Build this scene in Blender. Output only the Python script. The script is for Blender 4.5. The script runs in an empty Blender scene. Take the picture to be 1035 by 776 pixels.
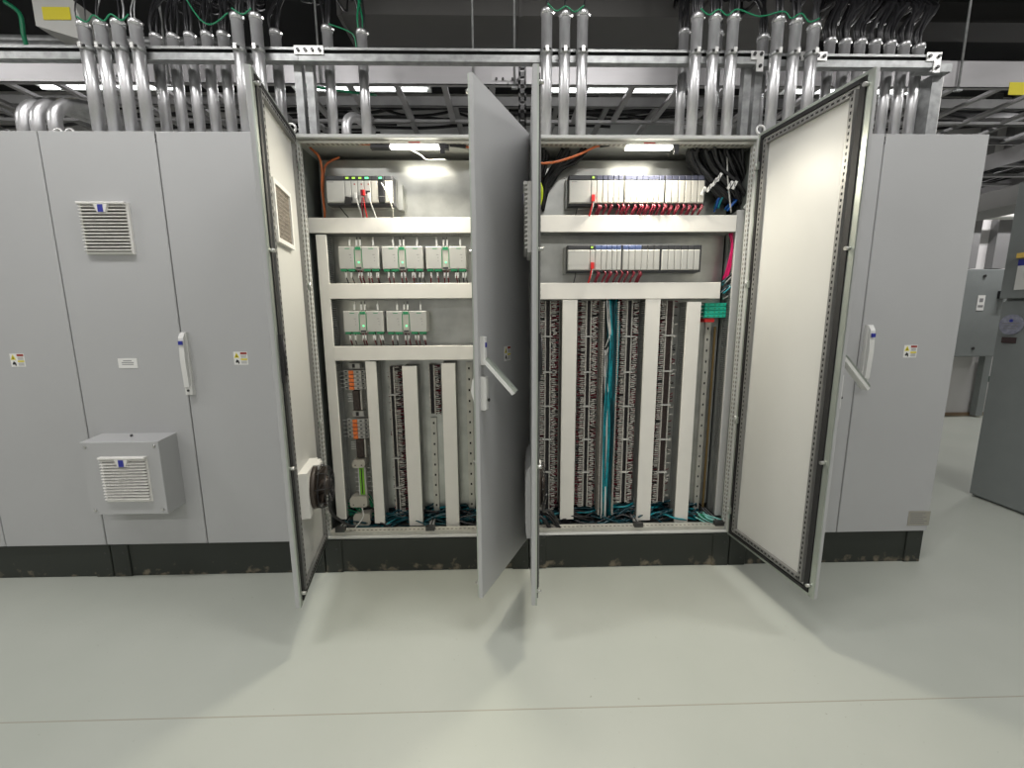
import bpy, math, random
from mathutils import Vector, Matrix
random.seed(7)
SC = bpy.context.scene
COL = SC.collection
R_ = math.radians

# ------------------------------------------------------------------ camera
CAM = Vector((-0.148, -2.309, 1.489))
YAW, PIT, ROL, FPX = R_(1.263), R_(9.115), R_(-0.334), 427.7
_f = Vector((math.sin(YAW)*math.cos(PIT), math.cos(YAW)*math.cos(PIT), -math.sin(PIT)))
_r = Vector((math.cos(YAW), -math.sin(YAW), 0)); _u = _r.cross(_f)
_r2 = math.cos(ROL)*_r + math.sin(ROL)*_u; _u2 = -math.sin(ROL)*_r + math.cos(ROL)*_u
cd = bpy.data.cameras.new('camera'); cam = bpy.data.objects.new('camera', cd); COL.objects.link(cam)
cd.sensor_fit = 'HORIZONTAL'; cd.sensor_width = 36.0; cd.lens = FPX/1035*36.0; cd.clip_start = .02; cd.clip_end = 60
cam.matrix_world = Matrix(((_r2.x, _u2.x, -_f.x, CAM.x), (_r2.y, _u2.y, -_f.y, CAM.y), (_r2.z, _u2.z, -_f.z, CAM.z), (0, 0, 0, 1)))
SC.camera = cam

def at(px, py, y):            # a pixel of the photograph -> the point at depth y
    d = _f + _r2*(px-517.5)/FPX - _u2*(py-388)/FPX
    return CAM + d*((y-CAM.y)/d.y)
def atx(px, py, x):
    d = _f + _r2*(px-517.5)/FPX - _u2*(py-388)/FPX
    return CAM + d*((x-CAM.x)/d.x)
def atz(px, py, z):
    d = _f + _r2*(px-517.5)/FPX - _u2*(py-388)/FPX
    return CAM + d*((z-CAM.z)/d.z)

# ------------------------------------------------------------------ world, exposure, lamps
W = bpy.data.worlds.new('world'); SC.world = W; W.use_nodes = True
W.node_tree.nodes['Background'].inputs[0].default_value = (.85, .93, 1, 1)
W.node_tree.nodes['Background'].inputs[1].default_value = 0.02
SC.view_settings.view_transform = 'Standard'; SC.view_settings.look = 'None'
SC.view_settings.exposure = 0.0; SC.view_settings.gamma = 1.0; SC.view_settings.use_curve_mapping = False

def area(name, loc, sx, sy, power, color, rot=(0, 0, 0), spread=180):
    l = bpy.data.lights.new(name, 'AREA'); l.shape = 'RECTANGLE'; l.size = sx; l.size_y = sy
    l.energy = power; l.color = color; l.spread = R_(spread)
    o = bpy.data.objects.new(name, l); COL.objects.link(o); o.location = loc; o.rotation_euler = rot
    return o
CEIL_Z = 4.3
COOL = (1.0, .98, .965)
ROOM_LAMPS = [(-4.6, -1.15), (-2.0, -1.15), (.6, -1.15), (3.2, -1.15), (6.0, -.6), (-4.6, -4.6), (-2.0, -4.6), (.6, -4.6), (3.2, -4.6)]
for (x, y) in ROOM_LAMPS:
    area('ceiling_lamp_light', (x, y, 3.83), 1.2, .25, 36 if y > -2 else 38, COOL)
REAR_LAMPS = [(-4.2, 2.6), (-1.6, 2.6), (1.0, 2.6), (3.6, 2.6), (6.6, 2.6)]
for (x, y) in REAR_LAMPS:
    area('rear_lamp_light', (x, y, 3.83), 1.3, .12, 65 if x > 6 else 16 if x > 3 else 10, (1, .97, .97))
WARM = (1.0, .93, .78)
LEDS = [(-.57, .05), (.60, .05)]
for (x, y) in LEDS:
    area('cabinet_lamp_light', (x, y, 2.338), .26, .03, 11, WARM, (R_(-28), 0, 0), 150)

# ------------------------------------------------------------------ materials
MATS = {}
def mat(name, col, rough=.5, metal=0., noise=0., nscale=8., bump=0., bscale=60., emit=None, estr=0., col2=None, coat=0., spec=.5, stretch=None, detail=4):
    if name in MATS: return MATS[name]
    m = bpy.data.materials.new(name); m.use_nodes = True; nt = m.node_tree; b = nt.nodes['Principled BSDF']
    b.inputs['Base Color'].default_value = (*col, 1); b.inputs['Roughness'].default_value = rough
    b.inputs['Metallic'].default_value = metal; b.inputs['Specular IOR Level'].default_value = spec
    b.inputs['Coat Weight'].default_value = coat; b.inputs['Coat Roughness'].default_value = .12
    if emit: b.inputs['Emission Color'].default_value = (*emit, 1); b.inputs['Emission Strength'].default_value = estr
    tc = nt.nodes.new('ShaderNodeTexCoord'); mp = nt.nodes.new('ShaderNodeMapping'); nt.links.new(tc.outputs['Object'], mp.inputs[0])
    if stretch: mp.inputs['Scale'].default_value = stretch
    n = nt.nodes.new('ShaderNodeTexNoise'); n.inputs['Scale'].default_value = nscale; n.inputs['Detail'].default_value = detail
    nt.links.new(mp.outputs[0], n.inputs[0])
    c2 = col2 or tuple(c*(1-noise) for c in col)
    r = nt.nodes.new('ShaderNodeValToRGB'); r.color_ramp.elements[0].color = (*c2, 1); r.color_ramp.elements[1].color = (*col, 1)
    r.color_ramp.elements[0].position = .35; r.color_ramp.elements[1].position = .65
    nt.links.new(n.outputs[0], r.inputs[0]); nt.links.new(r.outputs[0], b.inputs['Base Color'])
    if bump:
        n2 = nt.nodes.new('ShaderNodeTexNoise'); n2.inputs['Scale'].default_value = bscale
        bp = nt.nodes.new('ShaderNodeBump'); bp.inputs['Strength'].default_value = bump; bp.inputs['Distance'].default_value = .002
        nt.links.new(mp.outputs[0], n2.inputs[0]); nt.links.new(n2.outputs[0], bp.inputs['Height']); nt.links.new(bp.outputs[0], b.inputs['Normal'])
    MATS[name] = m; return m
paint = mat('light_grey_paint', (.47, .475, .475), .42, noise=.03, nscale=2, bump=.12, bscale=400)
paint_in = mat('inner_grey_paint', (.60, .60, .57), .42, noise=.03, nscale=3, bump=.1, bscale=400)
rim_m = mat('door_rim_metal', (.46, .50, .45), .32, .6, noise=.1)
seam_m = mat('dark_seam', (.03, .03, .03), .8)
gasket_m = mat('black_gasket', (.018, .018, .018), .65)
hole_m = mat('punched_hole_black', (.012, .012, .012), .9)
perf_m = mat('zinc_punched_profile', (.60, .59, .53), .40, .35, noise=.12, nscale=30)
plate_m = mat('zinc_mounting_plate', (.55, .56, .53), .33, .8, noise=.2, nscale=9, bump=.1, bscale=20)
frame_m = mat('cabinet_frame_paint', (.55, .56, .54), .4, .1, noise=.05)
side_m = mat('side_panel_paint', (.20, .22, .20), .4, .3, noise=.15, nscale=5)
galv = mat('galvanized_steel', (.80, .80, .81), .34, .75, noise=.25, nscale=22, bump=.15, bscale=60, stretch=(1, 1, .35))
galv_d = mat('galvanized_strut', (.42, .43, .43), .45, .5, noise=.3, nscale=25)
galv_b = mat('bright_zinc_plate', (.80, .80, .78), .4, .5, noise=.1, nscale=40)
alu = mat('aluminium_tray', (.50, .49, .50), .42, .4, noise=.15, nscale=6, stretch=(.3, 1, 1))
alu_d = mat('dull_tray_metal', (.34, .34, .34), .5, .4, noise=.2)
pvc = mat('duct_cover_pvc', (.86, .84, .78), .48, noise=.04, nscale=6)
pvc_shade = mat('duct_pvc_shaded', (.27, .28, .265), .55, noise=.08)  # duct walls and base: same pvc, cabinet shade put into a darker colour
steel_dark = mat('dark_bolt_steel', (.08, .08, .08), .4, .8)
bolt_m = mat('bright_bolt', (.6, .6, .58), .3, .9)
black = mat('black_plastic', (.02, .02, .022), .45)
blackc = mat('black_cable_jacket', (.018, .018, .02), .38)
mod_w = mat('module_grey_plastic', (.52, .52, .49), .42, noise=.03)
mod_w2 = mat('module_pale_plastic', (.54, .525, .47), .4, noise=.03)
charc = mat('charcoal_plastic', (.045, .047, .052), .45)
white = mat('white_plastic', (.74, .74, .71), .4)
whitel = mat('white_label', (.80, .80, .77), .6)
sleeve = mat('white_wire_sleeve', (.56, .54, .49), .5, noise=.35, nscale=120)
brown = mat('terminal_brown', (.07, .052, .045), .6, noise=.5, nscale=80)
red = mat('red_wire', (.17, .006, .02), .4)
redp = mat('red_plug', (.72, .03, .03), .35)
green = mat('green_connector', (.03, .30, .13), .45)
greenw = mat('green_wire', (.01, .22, .10), .4)
led_g = mat('green_led', (.1, .9, .3), .3, emit=(.15, 1, .4), estr=1.5)
led_y = mat('yellow_green_led', (.4, .7, .1), .3, emit=(.5, .9, .08), estr=.7)
led_r = mat('red_led', (.9, .1, .1), .3, emit=(1, .1, .1), estr=1.2)
orange = mat('orange_lever', (.95, .24, .06), .4)
orangec = mat('orange_cable', (.62, .16, .05), .4)
teal = mat('teal_cable', (.005, .30, .36), .38, noise=.4, nscale=40)
teal_d = mat('dark_teal_cable', (.0, .055, .075), .38, noise=.4, nscale=40)
tealb = mat('turquoise_terminal', (.02, .55, .38), .4)
magenta = mat('magenta_cable', (.80, .01, .15), .35)
yellow = mat('yellow_label', (.72, .62, .02), .5)
yelgr = mat('yellow_green_wire', (.55, .68, .02), .4)
lime = mat('lime_relay', (.25, .62, .05), .4)
beige = mat('beige_connector', (.55, .52, .45), .5)
blue = mat('blue_badge', (.03, .04, .32), .4)
redb = mat('dark_red_print', (.32, .04, .03), .6)
greytext = mat('grey_print', (.25, .25, .25), .7)
nameplate = mat('nameplate_metal', (.42, .40, .35), .4, .5)
vent_m = mat('vent_white_plastic', (.78, .77, .73), .4)
vent_in = mat('vent_dark_inside', (.06, .055, .05), .8)
mesh_m = mat('filter_mesh_brown', (.33, .29, .24), .7, noise=.5, nscale=120)
grey_cab = mat('dark_grey_enclosure', (.23, .25, .245), .4, noise=.05)
wall_m = mat('painted_wall', (.60, .59, .58), .7, noise=.04, nscale=1)
ceil_m = mat('dark_ceiling', (.022, .023, .026), .8, noise=.4, nscale=1)
ductm = mat('air_duct_metal', (.24, .235, .23), .5, .2, noise=.15, nscale=.9)
lampw = mat('lamp_tube', (1, 1, 1), .5, emit=(.95, 1, 1), estr=9)
lampc = mat('cabinet_lamp_lens', (1, 1, 1), .5, emit=(1, .95, .84), estr=14)
fan_m = mat('fan_brown_plastic', (.05, .038, .03), .5)
copper = mat('brass_bar', (.25, .17, .07), .4, .5)

def plinth_mat():
    m = bpy.data.materials.new('scuffed_plinth'); m.use_nodes = True; nt = m.node_tree; b = nt.nodes['Principled BSDF']
    b.inputs['Roughness'].default_value = .42
    g = nt.nodes.new('ShaderNodeNewGeometry'); s = nt.nodes.new('ShaderNodeSeparateXYZ'); nt.links.new(g.outputs['Position'], s.inputs[0])
    n = nt.nodes.new('ShaderNodeTexNoise'); n.inputs['Scale'].default_value = 17; n.inputs['Detail'].default_value = 6
    nt.links.new(g.outputs['Position'], n.inputs[0])
    mr = nt.nodes.new('ShaderNodeMapRange'); mr.inputs[1].default_value = .02; mr.inputs[2].default_value = .09; mr.inputs[3].default_value = .09; mr.inputs[4].default_value = -.1
    nt.links.new(s.outputs[2], mr.inputs[0])
    a = nt.nodes.new('ShaderNodeMath'); a.operation = 'ADD'; nt.links.new(n.outputs[0], a.inputs[0]); nt.links.new(mr.outputs[0], a.inputs[1])
    r = nt.nodes.new('ShaderNodeValToRGB'); r.color_ramp.elements[0].color = (.022, .026, .021, 1); r.color_ramp.elements[1].color = (.20, .17, .12, 1)
    r.color_ramp.elements[0].position = .61; r.color_ramp.elements[1].position = .76
    nt.links.new(a.outputs[0], r.inputs[0]); nt.links.new(r.outputs[0], b.inputs['Base Color'])
    return m
plinth_m = plinth_mat()

def floor_mat():
    m = bpy.data.materials.new('epoxy_floor'); m.use_nodes = True; nt = m.node_tree; b = nt.nodes['Principled BSDF']
    g = nt.nodes.new('ShaderNodeNewGeometry')
    n = nt.nodes.new('ShaderNodeTexNoise'); n.inputs['Scale'].default_value = 1.3; n.inputs['Detail'].default_value = 5
    nt.links.new(g.outputs['Position'], n.inputs[0])
    r = nt.nodes.new('ShaderNodeValToRGB'); r.color_ramp.elements[0].color = (.43, .455, .40, 1); r.color_ramp.elements[1].color = (.48, .50, .445, 1)
    r.color_ramp.elements[0].position = .3; r.color_ramp.elements[1].position = .7
    nt.links.new(n.outputs[0], r.inputs[0])
    n2 = nt.nodes.new('ShaderNodeTexNoise'); n2.inputs['Scale'].default_value = 60; n2.inputs['Detail'].default_value = 2
    nt.links.new(g.outputs['Position'], n2.inputs[0])
    r2 = nt.nodes.new('ShaderNodeValToRGB'); r2.color_ramp.elements[0].color = (.62, .6, .55, 1); r2.color_ramp.elements[0].position = .19; r2.color_ramp.elements[1].color = (1, 1, 1, 1); r2.color_ramp.elements[1].position = .27
    nt.links.new(n2.outputs[0], r2.inputs[0])
    mx = nt.nodes.new('ShaderNodeMixRGB'); mx.blend_type = 'MULTIPLY'; mx.inputs[0].default_value = 1
    nt.links.new(r.outputs[0], mx.inputs[1]); nt.links.new(r2.outputs[0], mx.inputs[2]); nt.links.new(mx.outputs[0], b.inputs['Base Color'])
    b.inputs['Roughness'].default_value = .33
    n3 = nt.nodes.new('ShaderNodeTexNoise'); n3.inputs['Scale'].default_value = 5; nt.links.new(g.outputs['Position'], n3.inputs[0])
    bp = nt.nodes.new('ShaderNodeBump'); bp.inputs['Strength'].default_value = .15; bp.inputs['Distance'].default_value = .01
    nt.links.new(n3.outputs[0], bp.inputs['Height']); nt.links.new(bp.outputs[0], b.inputs['Normal'])
    return m
floor_m = floor_mat()

# ------------------------------------------------------------------ mesh helpers
class MB:
    def __init__(s): s.v = []; s.f = []; s.mi = []; s.mats = []; s.sm = []
    def m(s, mt):
        if mt not in s.mats: s.mats.append(mt)
        return s.mats.index(mt)
    def hexa(s, pts, mt):
        k = len(s.v); s.v += [Vector(p) for p in pts]; i = s.m(mt)
        for f in ((0, 3, 2, 1), (4, 5, 6, 7), (0, 1, 5, 4), (1, 2, 6, 5), (2, 3, 7, 6), (3, 0, 4, 7)):
            s.f.append([k+a for a in f]); s.mi.append(i); s.sm.append(False)
        return s
    def box(s, x0, x1, y0, y1, z0, z1, mt):
        if x1 < x0: x0, x1 = x1, x0
        if y1 < y0: y0, y1 = y1, y0
        if z1 < z0: z0, z1 = z1, z0
        return s.hexa([(x0, y0, z0), (x1, y0, z0), (x1, y1, z0), (x0, y1, z0), (x0, y0, z1), (x1, y0, z1), (x1, y1, z1), (x0, y1, z1)], mt)
    def rbox(s, c, size, rot, mt):
        M = Matrix.Rotation(rot[2], 3, 'Z') @ Matrix.Rotation(rot[1], 3, 'Y') @ Matrix.Rotation(rot[0], 3, 'X'); c = Vector(c)
        a, b, d = [q/2 for q in size]
        return s.hexa([c + M @ Vector(p) for p in [(-a, -b, -d), (a, -b, -d), (a, b, -d), (-a, b, -d), (-a, -b, d), (a, -b, d), (a, b, d), (-a, b, d)]], mt)
    def bbox(s, x0, x1, y0, y1, z0, z1, mt, b=.003):   # box with bevelled front (y0) edges
        if x1 < x0: x0, x1 = x1, x0
        i = s.m(mt); k = len(s.v)
        for (y, e) in ((y0, b), (y0+b, 0), (y1, 0)):
            for (x, z) in ((x0+e, z0+e), (x1-e, z0+e), (x1-e, z1-e), (x0+e, z1-e)): s.v.append(Vector((x, y, z)))
        s.f.append([k, k+1, k+2, k+3]); s.mi.append(i); s.sm.append(False)
        for L in (0, 4):
            for a in range(4):
                c = (a+1) % 4
                s.f.append([k+L+a, k+L+4+a, k+L+4+c, k+L+c]); s.mi.append(i); s.sm.append(False)
        s.f.append([k+11, k+10, k+9, k+8]); s.mi.append(i); s.sm.append(False)
        return s
    def poly(s, pts, y0, y1, mt, axis='y'):   # prism: outline in (x,z), extruded y0..y1  (axis x: outline in (y,z))
        n = len(pts); k = len(s.v); i = s.m(mt)
        for y in (y0, y1):
            for (a, b) in pts:
                s.v.append(Vector((a, y, b)) if axis == 'y' else Vector((y, a, b)) if axis == 'x' else Vector((a, b, y)))
        s.f.append([k+j for j in range(n)]); s.f.append([k+n+j for j in range(n)][::-1]); s.mi += [i, i]; s.sm += [False, False]
        for j in range(n):
            c = (j+1) % n; s.f.append([k+j, k+n+j, k+n+c, k+c]); s.mi.append(i); s.sm.append(False)
        return s
    def tube(s, pts, r, mt, seg=8, cap=True):
        pts = [Vector(p) for p in pts]; n = len(pts); i = s.m(mt); k = len(s.v)
        rs = r if isinstance(r, (list, tuple)) else [r]*n
        up = None
        for j, p in enumerate(pts):
            d = (pts[min(j+1, n-1)] - pts[max(j-1, 0)])
            if d.length < 1e-9: d = Vector((0, 0, 1))
            d.normalize()
            if up is None:
                up = Vector((1, 0, 0)) if abs(d.x) < .9 else Vector((0, 1, 0))
            a = up - d*up.dot(d); a.normalize(); b = d.cross(a); up = a
            for q in range(seg):
                t = 2*math.pi*q/seg; s.v.append(p + (a*math.cos(t)+b*math.sin(t))*rs[j])
        for j in range(n-1):
            for q in range(seg):
                c = (q+1) % seg; s.f.append([k+j*seg+q, k+j*seg+c, k+(j+1)*seg+c, k+(j+1)*seg+q]); s.mi.append(i); s.sm.append(True)
        if cap:
            s.f.append([k+q for q in range(seg)][::-1]); s.f.append([k+(n-1)*seg+q for q in range(seg)]); s.mi += [i, i]; s.sm += [False, False]
        return s
    def build(s, name, parent=None, origin=None):
        """origin: the parent's world point that the vertices are measured against; None = vertices are already local to parent"""
        me = bpy.data.meshes.new(name)
        lo = Vector((min(p.x for p in s.v), min(p.y for p in s.v), min(p.z for p in s.v)))
        hi = Vector((max(p.x for p in s.v), max(p.y for p in s.v), max(p.z for p in s.v)))
        c = (lo+hi)/2
        me.from_pydata([p-c for p in s.v], [], s.f)
        for mt in s.mats: me.materials.append(mt)
        me.polygons.foreach_set('material_index', s.mi); me.polygons.foreach_set('use_smooth', s.sm)
        me.validate(); me.update()
        o = bpy.data.objects.new(name, me); COL.objects.link(o)
        o.location = c - (Vector(origin) if origin is not None else Vector((0, 0, 0)))
        if parent: o.parent = parent
        o['_c'] = tuple(c)
        return o
def wc(o): return Vector(o['_c'])
def tag(o, label=None, cat=None, group=None, kind=None):
    if label: o['label'] = label
    if cat: o['category'] = cat
    if group: o['group'] = group
    if kind: o['kind'] = kind
    return o
def thing(name, label, cat, loc=(0, 0, 0), rz=0, group=None, kind=None):
    o = bpy.data.objects.new(name, None); COL.objects.link(o); o.location = loc; o.rotation_euler = (0, 0, rz); o.empty_display_size = .05
    return tag(o, label, cat, group, kind)
def struct(name, mb): return tag(mb.build(name), kind='structure')
def smooth_path(pts, n=6):
    pts = [Vector(p) for p in pts]; out = []
    P = [pts[0]]+pts+[pts[-1]]
    for i in range(1, len(P)-2):
        a, b, c, d = P[i-1:i+3]
        for k in range(n):
            t = k/n
            out.append(.5*((2*b)+(c-a)*t+(2*a-5*b+4*c-d)*t*t+(3*b-a-3*c+d)*t*t*t))
    out.append(pts[-1]); return out
U = random.uniform
ORD = ['first', 'second', 'third', 'fourth', 'fifth', 'sixth', 'seventh', 'eighth', 'ninth', 'tenth']

# ------------------------------------------------------------------ room
struct('floor', MB().box(-6.5, 10, -7, 3.7, -.1, 0, floor_m))
struct('trim_1', MB().box(-6.5, 10, -.907, -.9035, -.0, .0008, mat('floor_joint', (.36, .335, .27), .6)))
struct('ceiling', MB().box(-6.5, 10, -7, 3.7, CEIL_Z, CEIL_Z+.1, ceil_m))
struct('wall_back', MB().box(-6.5, 10, 3.64, 3.74, 0, CEIL_Z, wall_m))
struct('wall_left', MB().box(-6.6, -6.5, -7, 3.7, 0, CEIL_Z, wall_m))
struct('wall_right', MB().box(10, 10.1, -7, 3.7, 0, CEIL_Z, wall_m))
struct('wall_front', MB().box(-6.5, 10, -7.1, -7, 0, CEIL_Z, wall_m))
# roof beams high at the back right
for k, (y, z) in enumerate([(1.5, 3.95), (3.0, 3.9)]):
    b = MB().box(2.4, 9.9, y-.06, y+.06, z-.16, z+.0, mat('beam_steel', (.05, .05, .05), .6)).box(2.4, 9.9, y-.12, y+.12, z-.18, z-.16, MATS['beam_steel'])
    b.box(2.4, 9.9, y-.12, y+.12, z, z+.02, MATS['beam_steel'])
    for hx in (3.5, 6.5, 9.0): b.box(hx-.01, hx+.01, y-.01, y+.01, z+.02, CEIL_Z, MATS['beam_steel'])
    tag(b.build('roof_beam'), ['dark steel beam under the ceiling at upper right, nearer one', 'dark steel beam under the ceiling at upper right, farther one'][k], 'beam')
# lamps
for i, (x, y) in enumerate(ROOM_LAMPS):
    t = thing('ceiling_light', 'ceiling light in the row ' + ('nearer to' if y > -2 else 'farther from') + ' the cabinets, ' + ORD[i if i < 5 else i-5] + ' from left', 'lamp', (x, y, 3.84), 0, 'ceiling lights in front of the cabinets')
    MB().box(x-.62, x+.62, y-.14, y+.14, 3.84, 3.92, white).build('lamp_housing', t, t.location)
    MB().box(x-.4, x-.395, y-.003, y+.003, 3.92, CEIL_Z, steel_dark).box(x+.395, x+.4, y-.003, y+.003, 3.92, CEIL_Z, steel_dark).build('hanger', t, t.location)
for i, (x, y) in enumerate(REAR_LAMPS):
    t = thing('ceiling_light', 'far lit ceiling tube light, ' + ['beyond the left bent conduits', 'behind the single conduits left of centre', 'behind the gap right of the three centre conduits', 'behind the rightmost conduit group', 'above the far right panelboard'][i], 'lamp', (x, y, 3.84), 0, 'ceiling lights behind the cabinets')
    MB().box(x-.72, x+.72, y-.09, y+.09, 3.86, 3.94, white).build('lamp_housing', t, t.location)
    MB().tube([(x-.68, y, 3.848), (x+.68, y, 3.848)], .014, lampw, 8).build('lamp_tube', t, t.location)
    MB().box(x-.4, x-.395, y-.003, y+.003, 3.94, CEIL_Z, steel_dark).box(x+.395, x+.4, y-.003, y+.003, 3.94, CEIL_Z, steel_dark).build('hanger', t, t.location)
# big dark air duct behind the rack
t = thing('air_duct', 'large dark grey rectangular air duct above the cable tray at top centre', 'duct', (.4, 1.25, 3.55))
b = MB().box(-1.25, 2.25, 1.0, 1.5, 3.55, 4.1, ductm); b.build('duct_body', t, t.location)
for x in (-1.25, .0, 1.25, 2.25):
    MB().box(x-.012, x+.012, 0.985, 1.515, 3.535, 4.115, ductm).build('flange', t, t.location)

# ------------------------------------------------------------------ cabinets
X = [-3.6, -2.987, -2.424, -1.855, -1.2, 0.0, 1.198, 1.827, 2.377]
Z0, Z1 = .205, 2.40
DEP = .50
TD = .017

def handle_closed(door, x, z, side=1):
    b = MB().bbox(x-.016, x+.016, -.018, 0, z-.16, z+.15, white, .004)
    b.poly([(-.019, z-.155), (-.034, z-.14), (-.040, z), (-.034, z+.12), (-.019, z+.145)], x-.013, x+.013, white, 'x')
    b.box(x-.010, x+.010, -.0425, -.034, z+.085, z+.105, blue)
    b.bbox(x-.019, x+.019, -.026, 0, z-.185, z-.135, white, .004)
    b.tube([(x, -.024, z-.16), (x, -.030, z-.16)], .006, steel_dark, 10)
    b.v = [p+Vector((0, -.010, 0)) for p in b.v]
    return b.build('handle', door, wc(door))
def handle_open(door, x, z):
    b = MB().bbox(x-.012, x+.012, -.020, 0, z-.02, z+.10, white, .004)
    b.box(x-.007, x+.007, -.022, -.018, z+.055, z+.075, blue)
    b.bbox(x-.015, x+.015, -.024, 0, z-.215, z-.07, white, .006)
    b.tube([(x, -.028, z-.17), (x, -.034, z-.17)], .007, steel_dark, 10)
    # lever swung out and down
    p0 = Vector((x, -.015, z)); p1 = Vector((x, -.150, z-.135)); d = (p1-p0).normalized(); n = Vector((0, -d.z, d.y))
    for w, o_, mt in ((.015, 0, white), (.010, -.012, rim_m)):
        a = n*(.007); q0 = p0+n*o_; q1 = p1+n*o_
        pts = [q0-a, q0+a, q1+a, q1-a]
        b.hexa([(x-w, pts[0].y, pts[0].z), (x+w, pts[0].y, pts[0].z), (x+w, pts[3].y, pts[3].z), (x-w, pts[3].y, pts[3].z),
                (x-w, pts[1].y, pts[1].z), (x+w, pts[1].y, pts[1].z), (x+w, pts[2].y, pts[2].z), (x-w, pts[2].y, pts[2].z)], mt)
    return b.build('handle', door, wc(door))
def warning_label(door, x, z, w=.074, h=.070, dy=-.010):
    b = MB().box(x-w/2, x+w/2, -.0012, 0, z-h/2, z+h/2, whitel)
    y0, y1 = -.0018, -.0010
    b.poly([(x-w*.46, z+h*.04), (x-w*.10, z+h*.04), (x-w*.28, z+h*.44)], y0, y1, yellow)
    b.poly([(x-w*.33, z+h*.10), (x-w*.23, z+h*.10), (x-w*.28, z+h*.32)], y0-.0004, y1, black)
    b.box(x, x+w*.46, y0, y1, z+h*.30, z+h*.46, redb)
    for q in (.22, .14, .06): b.box(x+.002, x+w*.42, y0, y1, z+h*q-.0012, z+h*q+.0012, greytext)
    b.box(x, x+w*.46, y0, y1, z-h*.14, z-h*.02, yellow)
    for q in (.22, .30, .38): b.box(x+.002, x+w*.42, y0, y1, z-h*q-.0012, z-h*q+.0012, greytext)
    b.poly([(x-w*.40, z-h*.30), (x-w*.28, z-h*.08), (x-w*.14, z-h*.20), (x-w*.12, z-h*.42), (x-w*.20, z-h*.42), (x-w*.24, z-h*.28), (x-w*.30, z-h*.36)], y0, y1, black)
    b.v = [p+Vector((0, dy, 0)) for p in b.v]
    o = b.build('warning_label', door, wc(door)); o['label'] = 'white sticker with yellow hazard triangle and red header'; return o

def door_closed(cab, x0, x1, name='door', z0=Z0, z1=Z1):
    b = MB().bbox(x0+.003, x1-.003, -.010, .014, z0+.004, z1, paint, .003)
    b.box(x0+.010, x1-.010, .014, .022, z0+.02, z1-.02, gasket_m)
    o = b.build(name, cab, cab.location); return o

def rot_thing_loc(h, a, local):
    c, s = math.cos(a), math.sin(a); return (h[0]+c*local[0]-s*local[1], h[1]+s*local[0]+c*local[1], local[2])

def door_open(cab, hx, s, ang, width, in_mat=paint_in):
    """s=+1 hinged at left, -1 at right; local y<0 = outer face. Vertices are local to the hinge line."""
    L = width-.003; x = lambda q: s*q
    b = MB().bbox(x(.0), x(L), 0, TD, Z0+.004, Z1, paint, .003)
    # returned rim
    for (a0, a1, c0, c1) in ((.0, .012, Z0+.004, Z1), (L-.026, L, Z0+.004, Z1), (.012, L-.012, Z0+.004, Z0+.016), (.012, L-.012, Z1-.012, Z1)):
        b.box(x(a0), x(a1), TD, TD+.007, c0, c1, rim_m)
    b.box(x(.013), x(L-.013), TD, TD+.0012, Z0+.017, Z1-.013, in_mat)
    me_loc = Vector((hx, 0, 0))
    o = b.build('door', cab, None)
    # place door: rotate about hinge line
    a = -s*ang; c = wc(o)
    o.location = me_loc + Matrix.Rotation(a, 3, 'Z') @ c - Vector(cab.location); o.rotation_euler = (0, 0, a)
    # gasket
    g = MB()
    for (a0, a1, c0, c1) in ((.016, .030, Z0+.02, Z1-.016), (L-.052, L-.028, Z0+.02, Z1-.016), (.03, L-.03, Z0+.02, Z0+.034), (.03, L-.03, Z1-.032, Z1-.016)):
        g.box(x(a0), x(a1), TD+.001, TD+.012, c0, c1, gasket_m)
    g.build('gasket', o, c)
    # punched tubular frame, its shadow put into a darker grey
    fm = mat('door_frame_shaded', (.26, .26, .25), .4, .4, noise=.1); p = MB(); fr0, fr1, yt = .048, .070, TD+.018
    for (a0, a1, c0, c1) in ((fr0, fr1, Z0+.05, Z1-.046), (L-fr1-.014, L-fr0-.014, Z0+.05, Z1-.046), (fr1, L-fr1, Z0+.05, Z0+.072), (fr1, L-fr1, Z1-.068, Z1-.046)):
        p.box(x(a0), x(a1), TD+.001, yt, c0, c1, fm)
    z = Z0+.06
    while z < Z1-.06:
        for q in (fr0+.011, L-fr0-.025):
            p.box(x(q-.003), x(q+.003), yt-.001, yt+.0008, z, z+.012, hole_m)
        z += .025
    q = fr1+.01
    while q < L-fr1-.01:
        for zz in (Z0+.061, Z1-.057): p.box(x(q), x(q+.013), yt-.001, yt+.0008, zz-.004, zz+.004, hole_m)
        q += .025
    po = p.build('punched_frame', o, c); po['label'] = 'zinc frame with rows of punched slots'
    # hinges and latch parts
    for zz in (Z1-.16, Z1-.75, Z0+.70, Z0+.16):
        MB().box(x(.002), x(.026), TD, TD+.020, zz-.018, zz+.018, rim_m).tube([(x(.010), TD+.022, zz-.022), (x(.010), TD+.022, zz+.022)], .005, bolt_m, 8).build('hinge', o, c)
    for zz in (Z1-.05, Z0+.06, 1.75, .85):
        MB().tube([(x(L-.022), TD+.004, zz), (x(L-.022), TD+.026, zz)], .008, bolt_m, 10).build('latch_roller', o, c)
    return o, a

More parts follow.
